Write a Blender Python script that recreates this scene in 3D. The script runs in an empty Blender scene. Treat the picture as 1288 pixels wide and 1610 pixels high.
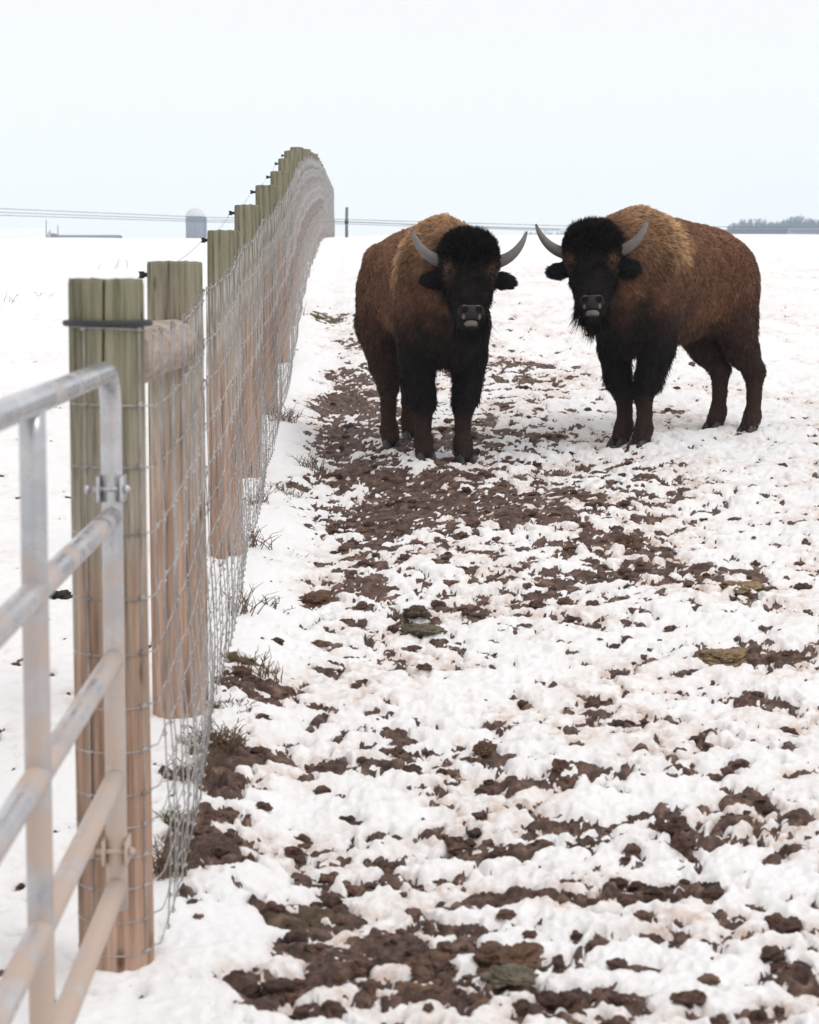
import bpy, math, random
import numpy as np
from mathutils import Vector, Matrix
from mathutils.kdtree import KDTree

R = math.radians
rng = np.random.default_rng(7)
random.seed(7)
scene = bpy.context.scene
C = scene.collection

# ------------------------------------------------------------------ camera
PW, PH, FPX, HOR = 1288.0, 1610.0, 3000.0, 540.0      # photo size, focal in px, eye-level row
CAM = np.array([0.0, 0.0, 1.6])
PITCH = math.atan((PH / 2 - HOR) / FPX)
cd = bpy.data.cameras.new('camera')
cam = bpy.data.objects.new('camera', cd)
C.objects.link(cam)
cam.location = CAM
cam.rotation_euler = (math.pi / 2 - PITCH, 0, 0)
cd.sensor_fit = 'VERTICAL'
cd.sensor_height = 36.0
cd.lens = FPX / PH * 36.0
cd.clip_start = 0.05
cd.clip_end = 5000
cd.dof.use_dof = True
cd.dof.focus_distance = 11.9
cd.dof.aperture_fstop = 6.2
scene.camera = cam

# ------------------------------------------------------------------ sky, sun, exposure
SUN_EL, SUN_AZ = R(58), R(115)          # azimuth from +Y towards +X
w = bpy.data.worlds.new('World')
scene.world = w
w.use_nodes = True
nt = w.node_tree
nt.nodes.clear()
sky = nt.nodes.new('ShaderNodeTexSky')
sky.sky_type = 'NISHITA'
sky.sun_disc = False
sky.sun_elevation = SUN_EL
sky.sun_rotation = SUN_AZ
bg1 = nt.nodes.new('ShaderNodeBackground'); bg1.inputs[1].default_value = 0.05
nt.links.new(sky.outputs[0], bg1.inputs[0])
bg2 = nt.nodes.new('ShaderNodeBackground')       # the even overcast veil
bg2.inputs[0].default_value = (1.0, 0.905, 0.80, 1); bg2.inputs[1].default_value = 0.91
ad = nt.nodes.new('ShaderNodeAddShader')
nt.links.new(bg1.outputs[0], ad.inputs[0]); nt.links.new(bg2.outputs[0], ad.inputs[1])
wo = nt.nodes.new('ShaderNodeOutputWorld')
nt.links.new(ad.outputs[0], wo.inputs[0])

sl = bpy.data.lights.new('sun', 'SUN')
sl.energy = 0.9
sl.angle = R(22)
sl.color = (1.0, 0.97, 0.93)
so = bpy.data.objects.new('sun', sl)
C.objects.link(so)
sdir = Vector((math.sin(SUN_AZ) * math.cos(SUN_EL), math.cos(SUN_AZ) * math.cos(SUN_EL), math.sin(SUN_EL)))
so.rotation_euler = sdir.to_track_quat('Z', 'Y').to_euler()
so.location = (0, 0, 30)

vs = scene.view_settings
vs.view_transform = 'Standard'
vs.look = 'None'
vs.exposure = 0.0
vs.gamma = 1.0
vs.use_curve_mapping = False
scene.render.engine = 'CYCLES'
scene.cycles.use_denoising = True
scene.cycles.denoiser = 'OPENIMAGEDENOISE'
scene.cycles.denoising_input_passes = 'RGB_ALBEDO_NORMAL'
scene.cycles.denoising_prefilter = 'ACCURATE'
scene.cycles.max_bounces = 8
scene.cycles.diffuse_bounces = 4
scene.cycles.volume_bounces = 2
scene.cycles.transparent_max_bounces = 8
scene.cycles.use_adaptive_sampling = True
scene.cycles.adaptive_threshold = 0.015

# ------------------------------------------------------------------ noise
_perm = np.random.default_rng(11).permutation(256).astype(np.int32)
_perm = np.concatenate([_perm, _perm, _perm])
_ga = np.random.default_rng(12).normal(size=(256, 3)).astype(np.float32)
_ga /= np.linalg.norm(_ga, axis=1, keepdims=True)


def perlin2(x, y, seed=0):
    x = np.asarray(x, np.float64) + seed * 37.13; y = np.asarray(y, np.float64) + seed * 91.7
    xi = np.floor(x); yi = np.floor(y)
    fx = (x - xi).astype(np.float32); fy = (y - yi).astype(np.float32)
    xi = xi.astype(np.int64) & 255; yi = yi.astype(np.int64) & 255
    u = fx * fx * fx * (fx * (fx * 6 - 15) + 10); v = fy * fy * fy * (fy * (fy * 6 - 15) + 10)

    def g(ix, iy, dx, dy):
        h = _perm[_perm[ix] + iy]
        a = h.astype(np.float32) * (2 * math.pi / 256)
        return np.cos(a) * dx + np.sin(a) * dy
    n00 = g(xi, yi, fx, fy); n10 = g((xi + 1) & 255, yi, fx - 1, fy)
    n01 = g(xi, (yi + 1) & 255, fx, fy - 1); n11 = g((xi + 1) & 255, (yi + 1) & 255, fx - 1, fy - 1)
    a = n00 + u * (n10 - n00); b = n01 + u * (n11 - n01)
    return (a + v * (b - a)) * 1.45


def fbm2(x, y, octs=4, seed=0, gain=0.5):
    r = 0; a = 1.0; t = 0
    for i in range(octs):
        r = r + a * perlin2(x * 2 ** i, y * 2 ** i, seed + i * 3); t += a; a *= gain
    return r / t


def perlin3(p, seed=0):
    p = np.asarray(p, np.float64) + seed * 17.31
    i = np.floor(p); f = (p - i).astype(np.float32); i = i.astype(np.int64) & 255
    u = f * f * f * (f * (f * 6 - 15) + 10)
    out = np.zeros(p.shape[0], np.float32)
    for dx in (0, 1):
        wx = u[:, 0] if dx else 1 - u[:, 0]
        for dy in (0, 1):
            wy = u[:, 1] if dy else 1 - u[:, 1]
            for dz in (0, 1):
                wz = u[:, 2] if dz else 1 - u[:, 2]
                h = _perm[_perm[_perm[(i[:, 0] + dx) & 255] + ((i[:, 1] + dy) & 255)] + ((i[:, 2] + dz) & 255)]
                g = _ga[h]
                out += wx * wy * wz * (g[:, 0] * (f[:, 0] - dx) + g[:, 1] * (f[:, 1] - dy) + g[:, 2] * (f[:, 2] - dz))
    return out * 1.5


def sstep(a, b, x):
    t = np.clip((x - a) / (b - a), 0, 1)
    return t * t * (3 - 2 * t)


# ------------------------------------------------------------------ mesh helpers
def np_mesh(name, verts, quads=None, tris=None, mat=None, smooth=True, attrs=None):
    me = bpy.data.meshes.new(name)
    verts = np.ascontiguousarray(verts, np.float32)
    nq = 0 if quads is None else len(quads); nt_ = 0 if tris is None else len(tris)
    me.vertices.add(len(verts)); me.vertices.foreach_set('co', verts.ravel())
    me.loops.add(nq * 4 + nt_ * 3)
    li = []
    if nq: li.append(np.asarray(quads, np.int32).ravel())
    if nt_: li.append(np.asarray(tris, np.int32).ravel())
    me.loops.foreach_set('vertex_index', np.concatenate(li))
    me.polygons.add(nq + nt_)
    st = np.concatenate([np.arange(nq) * 4, nq * 4 + np.arange(nt_) * 3]).astype(np.int32)
    me.polygons.foreach_set('loop_start', st)
    me.polygons.foreach_set('use_smooth', np.full(nq + nt_, smooth, bool))
    me.update(calc_edges=True)
    me.validate()
    for k, v in (attrs or {}).items():
        v = np.asarray(v, np.float32)
        if v.ndim == 1:
            a = me.attributes.new(k, 'FLOAT', 'POINT'); a.data.foreach_set('value', v)
        else:
            a = me.attributes.new(k, 'FLOAT_COLOR', 'POINT')
            if v.shape[1] == 3: v = np.concatenate([v, np.ones((len(v), 1), np.float32)], 1)
            a.data.foreach_set('color', np.ascontiguousarray(v).ravel())
    if mat: me.materials.append(mat)
    return me


def link(name, me, parent=None, label=None, cat=None, group=None, kind=None, loc=None, rotz=None):
    o = bpy.data.objects.new(name, me)
    C.objects.link(o)
    if parent: o.parent = parent
    if loc is not None: o.location = loc
    if rotz is not None: o.rotation_euler = (0, 0, rotz)
    if label: o['label'] = label
    if cat: o['category'] = cat
    if group: o['group'] = group
    if kind: o['kind'] = kind
    return o


class MB:
    """collects tubes, boxes, lathes as one mesh"""
    def __init__(s): s.v = []; s.q = []; s.t = []; s.n = 0

    def add(s, v, q=None, t=None):
        v = np.asarray(v, np.float32)
        s.v.append(v)
        if q is not None and len(q): s.q.append(np.asarray(q, np.int32) + s.n)
        if t is not None and len(t): s.t.append(np.asarray(t, np.int32) + s.n)
        s.n += len(v)

    def tube(s, pts, rad, n=8, cap=True):
        pts = np.asarray(pts, float); m = len(pts)
        rad = np.broadcast_to(np.asarray(rad, float), (m,))
        tan = np.gradient(pts, axis=0); tan /= np.linalg.norm(tan, axis=1, keepdims=True) + 1e-12
        ref = np.array([0, 0, 1.0]) if abs(tan[0, 2]) < 0.9 else np.array([0, 1.0, 0])
        a = np.arange(n) * 2 * math.pi / n
        rows = []
        u = np.cross(tan[0], ref); u /= np.linalg.norm(u)
        for i in range(m):
            u = u - tan[i] * (u @ tan[i]); u /= np.linalg.norm(u) + 1e-12
            v = np.cross(tan[i], u)
            rows.append(pts[i] + rad[i] * (np.cos(a)[:, None] * u + np.sin(a)[:, None] * v))
        V = np.concatenate(rows)
        i0 = (np.arange(m - 1)[:, None] * n + np.arange(n)[None, :]).ravel()
        i1 = (np.arange(m - 1)[:, None] * n + (np.arange(n)[None, :] + 1) % n).ravel()
        Q = np.stack([i0, i1, i1 + n, i0 + n], 1)
        T = []
        if cap:
            V = np.concatenate([V, pts[:1], pts[-1:]])
            c0 = m * n; c1 = c0 + 1; k = np.arange(n); k1 = (k + 1) % n
            T = np.concatenate([np.stack([np.full(n, c0), k1, k], 1), np.stack([np.full(n, c1), (m - 1) * n + k, (m - 1) * n + k1], 1)])
        s.add(V, Q, T)
        return s

    def box(s, c, d, rot=None, bev=0.0):
        x, y, z = np.array(d) / 2
        if bev > 0:
            b = bev
            V = []
            for sz in (-1, 1):
                for (ex, ey, ez) in ((0, 0, 0) if False else (b, b, 0), (0, 0, b)):
                    pass
            lv = [(-z, b), (-z + b, 0), (z - b, 0), (z, b)]
            for zz, ins in lv:
                X, Y = x - ins, y - ins
                V += [(-X + b, -Y, zz), (X - b, -Y, zz), (X, -Y + b, zz), (X, Y - b, zz), (X - b, Y, zz), (-X + b, Y, zz), (-X, Y - b, zz), (-X, -Y + b, zz)]
            V = np.array(V); n = 8
            Q = []
            for r_ in range(3):
                for k in range(8): Q.append((r_ * 8 + k, r_ * 8 + (k + 1) % 8, r_ * 8 + 8 + (k + 1) % 8, r_ * 8 + 8 + k))
            V = np.concatenate([V, [(0, 0, -z), (0, 0, z)]])
            T = [(32, (k + 1) % 8, k) for k in range(8)] + [(33, 24 + k, 24 + (k + 1) % 8) for k in range(8)]
        else:
            V = np.array([(i, j, k) for k in (-z, z) for j in (-y, y) for i in (-x, x)])
            Q = [(0, 2, 3, 1), (4, 5, 7, 6), (0, 1, 5, 4), (2, 6, 7, 3), (0, 4, 6, 2), (1, 3, 7, 5)]
            T = []
        if rot is not None: V = V @ np.array(rot.to_3x3()).T
        s.add(V + np.array(c), Q, T)
        return s

    def mesh(s, name, mat, smooth=True, attrs=None):
        return np_mesh(name, np.concatenate(s.v), np.concatenate(s.q) if s.q else None, np.concatenate(s.t) if s.t else None, mat, smooth, attrs)


# ------------------------------------------------------------------ materials
def mat(name, rough=0.7, spec=0.3, metal=0.0, color=None):
    m = bpy.data.materials.new(name); m.use_nodes = True
    n = m.node_tree; b = n.nodes['Principled BSDF']
    b.inputs['Roughness'].default_value = rough
    b.inputs['Specular IOR Level'].default_value = spec
    b.inputs['Metallic'].default_value = metal
    if color: b.inputs['Base Color'].default_value = (*color, 1)
    return m, n, b


def N(n, typ, **kw):
    x = n.nodes.new(typ)
    for k, v in kw.items():
        if k.startswith('i_'):
            key = k[2:]
            x.inputs[int(key) if key.isdigit() else key.replace('_', ' ')].default_value = v
        else: setattr(x, k, v)
    return x


def ramp(n, stops):
    r = n.nodes.new('ShaderNodeValToRGB')
    el = r.color_ramp.elements
    while len(el) < len(stops): el.new(0.5)
    for e, (p, c) in zip(el, stops):
        e.position = p; e.color = (*c, 1) if len(c) == 3 else c
    return r


def mixc(n, fac, a, b):
    x = n.nodes.new('ShaderNodeMix'); x.data_type = 'RGBA'
    for s, v in ((0, fac), (6, a), (7, b)):
        if hasattr(v, 'is_linked') or isinstance(v, bpy.types.NodeSocket): n.links.new(v, x.inputs[s])
        elif s == 0: x.inputs[0].default_value = v
        else: x.inputs[s].default_value = (*v, 1)
    return x.outputs[2]


def tex_noise(n, scale, detail=5, rough=0.6, vec=None, mapping=None):
    t = N(n, 'ShaderNodeTexNoise', i_Scale=scale, i_Detail=detail, i_Roughness=rough)
    if vec is not None: n.links.new(vec, t.inputs['Vector'])
    return t.outputs[0]


def obj_coord(n, scale=None):
    tc = n.nodes.new('ShaderNodeTexCoord')
    if scale is None: return tc.outputs['Object']
    mp = n.nodes.new('ShaderNodeMapping'); mp.inputs['Scale'].default_value = scale
    n.links.new(tc.outputs['Object'], mp.inputs[0])
    return mp.outputs[0]


def bump(n, b, h, strength, dist):
    x = n.nodes.new('ShaderNodeBump'); x.inputs['Strength'].default_value = strength; x.inputs['Distance'].default_value = dist
    n.links.new(h, x.inputs['Height']); n.links.new(x.outputs[0], b.inputs['Normal'])
    return x


# ground: snow over churned soil
M_ground, n, b = mat('snow_and_mud', 0.8, 0.25)
oc = obj_coord(n)
at_s = N(n, 'ShaderNodeAttribute', attribute_name='snow'); at_d = N(n, 'ShaderNodeAttribute', attribute_name='dirt')
at_g = N(n, 'ShaderNodeAttribute', attribute_name='moss')
mudn = tex_noise(n, 17, 8, 0.72, oc)
mudr = ramp(n, [(0.32, (0.027, 0.016, 0.013)), (0.44, (0.066, 0.039, 0.031)), (0.54, (0.122, 0.075, 0.058)), (0.66, (0.24, 0.160, 0.122))])
n.links.new(mudn, mudr.inputs[0])
mossn = tex_noise(n, 60, 4, 0.7, oc)
mossr = ramp(n, [(0.35, (0.05, 0.035, 0.018)), (0.55, (0.13, 0.10, 0.035)), (0.75, (0.10, 0.13, 0.03))])
n.links.new(mossn, mossr.inputs[0])
mudc = mixc(n, at_g.outputs['Fac'], mudr.outputs[0], mossr.outputs[0])
dn = tex_noise(n, 16, 5, 0.65, oc)
dr = ramp(n, [(0.36, (0, 0, 0)), (0.62, (1, 1, 1))]); n.links.new(dn, dr.inputs[0])
dm = N(n, 'ShaderNodeMath', operation='MULTIPLY'); n.links.new(at_d.outputs['Fac'], dm.inputs[0]); n.links.new(dr.outputs[0], dm.inputs[1])
snowc = mixc(n, dm.outputs[0], (0.905, 0.922, 0.94), (0.62, 0.475, 0.39))
sn = tex_noise(n, 75, 5, 0.65, oc)
sa = N(n, 'ShaderNodeMath', operation='MULTIPLY_ADD'); n.links.new(sn, sa.inputs[0]); sa.inputs[1].default_value = 0.9; sa.inputs[2].default_value = -0.45
sb = N(n, 'ShaderNodeMath', operation='ADD'); n.links.new(sa.outputs[0], sb.inputs[0]); n.links.new(at_s.outputs['Fac'], sb.inputs[1])
sr = ramp(n, [(0.44, (0, 0, 0)), (0.56, (1, 1, 1))]); n.links.new(sb.outputs[0], sr.inputs[0])
n.links.new(mixc(n, sr.outputs[0], mudc, snowc), b.inputs['Base Color'])
rr = N(n, 'ShaderNodeMapRange'); rr.inputs[3].default_value = 0.62; rr.inputs[4].default_value = 0.9
n.links.new(sr.outputs[0], rr.inputs[0]); n.links.new(rr.outputs[0], b.inputs['Roughness'])
bn = tex_noise(n, 70, 5, 0.7, oc)
bump(n, b, bn, 0.55, 0.014)

# clods
M_clod, n, b = mat('soil_clod', 0.75, 0.3)
oc = obj_coord(n)
cn = tex_noise(n, 30, 6, 0.7, oc)
at_c = N(n, 'ShaderNodeAttribute', attribute_name='Col')
cr = ramp(n, [(0.3, (0.4, 0.4, 0.4)), (0.5, (1.0, 1.0, 1.0)), (0.72, (2.0, 1.95, 1.85))]); n.links.new(cn, cr.inputs[0])
mx = N(n, 'ShaderNodeVectorMath', operation='MULTIPLY'); n.links.new(at_c.outputs['Color'], mx.inputs[0]); n.links.new(cr.outputs[0], mx.inputs[1])
n.links.new(mx.outputs[0], b.inputs['Base Color'])
bump(n, b, tex_noise(n, 90, 6, 0.75, oc), 0.8, 0.01)


def stone_mat(name, c1, c2, c3):
    m, n, b = mat(name, 0.8, 0.25)
    oc = obj_coord(n)
    r_ = ramp(n, [(0.3, c1), (0.5, c2), (0.7, c3)]); n.links.new(tex_noise(n, 18, 8, 0.7, oc), r_.inputs[0])
    n.links.new(r_.outputs[0], b.inputs['Base Color'])
    bump(n, b, tex_noise(n, 60, 6, 0.7, oc), 0.7, 0.008)
    return m


M_stone_tan = stone_mat('tan_stone', (0.10, 0.07, 0.04), (0.24, 0.17, 0.095), (0.34, 0.25, 0.14))
M_stone_green = stone_mat('green_stone', (0.05, 0.043, 0.030), (0.12, 0.105, 0.075), (0.21, 0.185, 0.13))
M_stone_moss = stone_mat('moss_stone', (0.035, 0.025, 0.018), (0.080, 0.056, 0.036), (0.135, 0.098, 0.058))
M_stone_brown = stone_mat('brown_clod', (0.05, 0.03, 0.02), (0.12, 0.068, 0.045), (0.21, 0.125, 0.08))
M_stone_dark = stone_mat('dark_clod', (0.015, 0.013, 0.012), (0.035, 0.03, 0.028), (0.07, 0.06, 0.055))

# weathered post wood: greenish grey head, reddish stained foot (object z from 0 to ~1.65)
def post_mat(name, green, grey, red):
    m, n, b = mat(name, 0.82, 0.2)
    oc = obj_coord(n)
    st = tex_noise(n, 1.0, 7, 0.7, obj_coord(n, (38, 38, 1.6)))
    big = tex_noise(n, 1.0, 4, 0.6, obj_coord(n, (9, 9, 1.5)))
    sx = N(n, 'ShaderNodeSeparateXYZ'); n.links.new(oc, sx.inputs[0])
    ma = N(n, 'ShaderNodeMath', operation='MULTIPLY_ADD'); n.links.new(big, ma.inputs[0]); ma.inputs[1].default_value = 1.15
    n.links.new(sx.outputs[2], ma.inputs[2])
    zr = ramp(n, [(0.0, red), (0.40, red), (0.58, tuple(0.5 * (a + c) for a, c in zip(red, grey))), (0.70, grey), (0.82, tuple(0.6 * a + 0.4 * c for a, c in zip(grey, green))), (0.98, green)])
    mr = N(n, 'ShaderNodeMapRange'); mr.inputs[1].default_value = 0.55; mr.inputs[2].default_value = 2.2
    n.links.new(ma.outputs[0], mr.inputs[0]); n.links.new(mr.outputs[0], zr.inputs[0])
    sr_ = ramp(n, [(0.32, (0.22, 0.21, 0.19)), (0.43, (0.72, 0.71, 0.69)), (0.55, (1.02, 1.02, 1.02)), (0.72, (1.45, 1.45, 1.45))]); n.links.new(st, sr_.inputs[0])
    mx = N(n, 'ShaderNodeVectorMath', operation='MULTIPLY'); n.links.new(zr.outputs[0], mx.inputs[0]); n.links.new(sr_.outputs[0], mx.inputs[1])
    kn = N(n, 'ShaderNodeTexVoronoi', i_Scale=1.0); n.links.new(obj_coord(n, (11, 11, 4.2)), kn.inputs['Vector'])
    kr = ramp(n, [(0.05, (0.35, 0.27, 0.22)), (0.16, (1, 1, 1))]); n.links.new(kn.outputs[0], kr.inputs[0])
    mx2 = N(n, 'ShaderNodeVectorMath', operation='MULTIPLY'); n.links.new(mx.outputs[0], mx2.inputs[0]); n.links.new(kr.outputs[0], mx2.inputs[1])
    n.links.new(mx2.outputs[0], b.inputs['Base Color'])
    bump(n, b, st, 0.8, 0.010)
    return m


M_post = post_mat('post_wood', (0.225, 0.220, 0.150), (0.385, 0.345, 0.285), (0.40, 0.268, 0.200))
M_post2 = post_mat('post_wood_pale', (0.25, 0.235, 0.175), (0.41, 0.35, 0.285), (0.43, 0.295, 0.225))

M_rail, n, b = mat('rail_wood', 0.85, 0.15)
st_ = tex_noise(n, 1.0, 7, 0.7, obj_coord(n, (34, 1.6, 34)))
rr_ = ramp(n, [(0.30, (0.20, 0.15, 0.12)), (0.45, (0.36, 0.295, 0.25)), (0.7, (0.50, 0.43, 0.38))]); n.links.new(st_, rr_.inputs[0])
n.links.new(rr_.outputs[0], b.inputs['Base Color'])
bump(n, b, st_, 0.8, 0.010)

# galvanised wire and tube
M_wire, n, b = mat('galvanised_wire', 0.5, 0.5, 0.35)
r_ = ramp(n, [(0.35, (0.23, 0.21, 0.20)), (0.6, (0.46, 0.455, 0.46))]); n.links.new(tex_noise(n, 9, 4, 0.6, obj_coord(n)), r_.inputs[0])
n.links.new(r_.outputs[0], b.inputs['Base Color'])
M_tube, n, b = mat('galvanised_tube', 0.38, 0.5, 0.75)
oc = obj_coord(n)
mn = tex_noise(n, 6, 8, 0.72, oc)
sx = N(n, 'ShaderNodeSeparateXYZ'); n.links.new(oc, sx.inputs[0])
ma = N(n, 'ShaderNodeMath', operation='MULTIPLY_ADD'); n.links.new(sx.outputs[2], ma.inputs[0]); ma.inputs[1].default_value = -0.20
n.links.new(mn, ma.inputs[2])
mud_f = ramp(n, [(0.24, (0, 0, 0)), (0.44, (1, 1, 1))]); n.links.new(ma.outputs[0], mud_f.inputs[0])
zn = ramp(n, [(0.4, (0.40, 0.42, 0.46)), (0.65, (0.56, 0.56, 0.58))]); n.links.new(tex_noise(n, 7, 4, 0.6, oc), zn.inputs[0])
n.links.new(mixc(n, mud_f.outputs[0], zn.outputs[0], (0.50, 0.40, 0.34)), b.inputs['Base Color'])
mr = N(n, 'ShaderNodeMapRange'); mr.inputs[3].default_value = 0.7; mr.inputs[4].default_value = 0.1
n.links.new(mud_f.outputs[0], mr.inputs[0]); n.links.new(mr.outputs[0], b.inputs['Metallic'])
mr = N(n, 'ShaderNodeMapRange'); mr.inputs[3].default_value = 0.26; mr.inputs[4].default_value = 0.75
n.links.new(mud_f.outputs[0], mr.inputs[0]); n.links.new(mr.outputs[0], b.inputs['Roughness'])
M_rubber = mat('black_rubber', 0.6, 0.35, 0, (0.035, 0.035, 0.042))[0]
M_ins = mat('black_plastic', 0.5, 0.4, 0, (0.02, 0.02, 0.02))[0]

# animal materials
def attr_mat(name, rough, spec, bumpscale=None):
    m, n, b = mat(name, rough, spec)
    a = N(n, 'ShaderNodeAttribute', attribute_name='Col'); n.links.new(a.outputs['Color'], b.inputs['Base Color'])
    if bumpscale: bump(n, b, tex_noise(n, bumpscale, 4, 0.7, obj_coord(n)), 0.5, 0.004)
    return m


M_skin = attr_mat('bison_hide', 0.85, 0.1, 60)
M_fur = attr_mat('bison_fur', 0.6, 0.10)
M_horn, n, b = mat('horn', 0.5, 0.35)
hc = N(n, 'ShaderNodeAttribute', attribute_name='Col')
hn = ramp(n, [(0.3, (0.75, 0.75, 0.75)), (0.65, (1.1, 1.08, 1.06))]); n.links.new(tex_noise(n, 1, 6, 0.7, obj_coord(n, (40, 40, 40))), hn.inputs[0])
mx = N(n, 'ShaderNodeVectorMath', operation='MULTIPLY'); n.links.new(hc.outputs['Color'], mx.inputs[0]); n.links.new(hn.outputs[0], mx.inputs[1])
n.links.new(mx.outputs[0], b.inputs['Base Color'])
bump(n, b, tex_noise(n, 70, 5, 0.7, obj_coord(n)), 0.35, 0.003)
M_hoof, n, b = mat('hoof', 0.5, 0.4)
hr = ramp(n, [(0.35, (0.012, 0.011, 0.011)), (0.7, (0.045, 0.041, 0.04))]); n.links.new(tex_noise(n, 30, 5, 0.6, obj_coord(n)), hr.inputs[0])
n.links.new(hr.outputs[0], b.inputs['Base Color'])
M_eye = mat('eye', 0.15, 0.25, 0, (0.012, 0.008, 0.007))[0]
M_nose = attr_mat('nose_pad', 0.55, 0.12, 120)
M_twig, n, b = mat('dry_stem', 0.8, 0.2)
tr_ = ramp(n, [(0.3, (0.085, 0.053, 0.036)), (0.7, (0.25, 0.18, 0.12))]); n.links.new(tex_noise(n, 12, 3, 0.6, obj_coord(n)), tr_.inputs[0])
n.links.new(tr_.outputs[0], b.inputs['Base Color'])
M_grass, n, b = mat('grass_blade', 0.75, 0.2)
gr_ = ramp(n, [(0.3, (0.16, 0.11, 0.055)), (0.55, (0.12, 0.12, 0.035)), (0.75, (0.075, 0.12, 0.025))]); n.links.new(tex_noise(n, 25, 3, 0.6, obj_coord(n)), gr_.inputs[0])
n.links.new(gr_.outputs[0], b.inputs['Base Color'])
M_far_tree = mat('bare_tree_bark', 0.9, 0.1, 0, (0.030, 0.030, 0.042))[0]
M_roof = mat('grey_roof', 0.7, 0.3, 0, (0.10, 0.11, 0.13))[0]
M_roof_snow = mat('snowy_roof', 0.8, 0.2, 0, (0.86, 0.87, 0.89))[0]
M_barn_wall = mat('barn_wall', 0.8, 0.2, 0, (0.30, 0.31, 0.33))[0]
M_barn_red = mat('red_barn_wall', 0.8, 0.2, 0, (0.32, 0.05, 0.04))[0]
M_silo_stave, n, b = mat('silo_stave', 0.8, 0.2)
s_ = ramp(n, [(0.35, (0.14, 0.15, 0.18)), (0.65, (0.24, 0.25, 0.28))]); n.links.new(tex_noise(n, 1, 4, 0.6, obj_coord(n, (3, 3, 0.3))), s_.inputs[0])
n.links.new(s_.outputs[0], b.inputs['Base Color'])
M_silo_dome = mat('silo_dome', 0.5, 0.4, 0, (0.62, 0.62, 0.63))[0]
M_cable = mat('cable', 0.6, 0.3, 0, (0.10, 0.10, 0.11))[0]
M_greyw = mat('grey_pole_wood', 0.85, 0.15, 0, (0.20, 0.20, 0.20))[0]

# ------------------------------------------------------------------ terrain
def ray(px, py):
    a = PITCH
    f = np.array([0, math.cos(a), -math.sin(a)]); u = np.array([0, math.sin(a), math.cos(a)]); r_ = np.array([1.0, 0, 0])
    d = f * FPX + r_ * (px - PW / 2) + u * (PH / 2 - py)
    return d / d[1]                    # per metre of depth along Y


def at(px, py, Y):
    return CAM + ray(px, py) * Y


_prof = [(-60, None, -2.6), (-20, None, -1.95), (0, None, -1.62), (3.2, None, -1.53)]
_rows = [(4.5, 1540), (6.83, 1137), (9.4, 890), (11.5, 753), (13.83, 650), (16.17, 576), (18.5, 519), (20.8, 478), (23.2, 449),
         (30, 404), (40, 377), (52, 371.5), (75, 371), (100, 372.5), (200, 376.5), (500, 379), (1600, 380)]
PY = np.array([p[0] for p in _prof] + [r_[0] for r_ in _rows], float)
PZ = np.array([CAM[2] + p[2] for p in _prof] + [at(644, r_[1], r_[0])[2] for r_ in _rows], float)


def _pchip(x, y):
    h = np.diff(x); d = np.diff(y) / h
    m = np.zeros_like(y); m[0] = d[0]; m[-1] = d[-1]
    for i in range(1, len(x) - 1):
        m[i] = 0 if d[i - 1] * d[i] <= 0 else (h[i - 1] + h[i]) / (h[i] / d[i - 1] + h[i - 1] / d[i])
    return m


PM = _pchip(PY, PZ)


def profile(y):
    y = np.clip(y, PY[0], PY[-1])
    i = np.clip(np.searchsorted(PY, y) - 1, 0, len(PY) - 2)
    h = PY[i + 1] - PY[i]; t = (y - PY[i]) / h
    return (PZ[i] * (1 + 2 * t) * (1 - t) ** 2 + h * PM[i] * t * (1 - t) ** 2 + PZ[i + 1] * t * t * (3 - 2 * t) + h * PM[i + 1] * t * t * (t - 1))


_fy = np.array([-3, 4.5, 6.83, 9.4, 11.5, 13.83, 16.17, 18.5, 20.8, 23.2, 38, 52, 65.0, 70])
_fx = np.array([-0.45, -0.708, -0.83, -0.905, -0.966, -1.03, -1.09, -1.18, -1.27, -1.35, -1.84, -2.26, -2.62, -2.72])


def fence_x(y): return np.interp(y, _fy, _fx)


POST_XY = [(float(fence_x(v)), v) for v in (4.5, 6.83, 9.4, 11.5, 13.83, 16.17, 18.5, 20.8, 23.2)]


def base(x, y):
    x = np.asarray(x, float); y = np.asarray(y, float)
    z = profile(y)
    near = 1 - sstep(30, 60, y)
    dx = x - fence_x(y)
    bank = -0.085 * sstep(0.12, 0.50, dx) * np.exp(-np.clip(dx - 0.4, 0, None) / 1.2)
    z = z + near * bank * sstep(3.8, 5.5, y)
    for (qx, qy) in POST_XY:
        m_ = (np.abs(x - qx) < 0.5) & (np.abs(y - qy) < 0.5)
        if np.any(m_):
            rr2 = (x[m_] - qx) ** 2 + (y[m_] - qy) ** 2 if x.ndim else (x - qx) ** 2 + (y - qy) ** 2
            an = 0.6 + 0.8 * perlin2((x[m_] if x.ndim else x) / 0.09, (y[m_] if x.ndim else y) / 0.09, 71)
            add_ = 0.022 * np.exp(-rr2 / 0.022) * an
            if x.ndim: z[m_] += add_
            else: z = z + add_
    und = 0.05 * perlin2(x / 1.7, y / 1.9, 1) + 0.03 * perlin2(x / 0.7, y / 0.8, 2)
    return z + und * (0.35 + 0.65 * sstep(5, 8, y)) * near + (1 - near) * (0.06 * perlin2(x / 9, y / 14, 3) - 0.0016 * y * sstep(0.0, -0.10, x / np.maximum(y, 1)))


def hit(px, py, fn=None):
    fn = fn or base
    d = ray(px, py)
    Y = np.concatenate([np.arange(2.0, 30, 0.02), np.arange(30, 200, 0.2)])
    P = CAM[None] + d[None] * Y[:, None]
    below = P[:, 2] < fn(P[:, 0], P[:, 1])
    k = np.argmax(below) if below.any() else len(Y) - 1
    return P[k]


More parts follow.
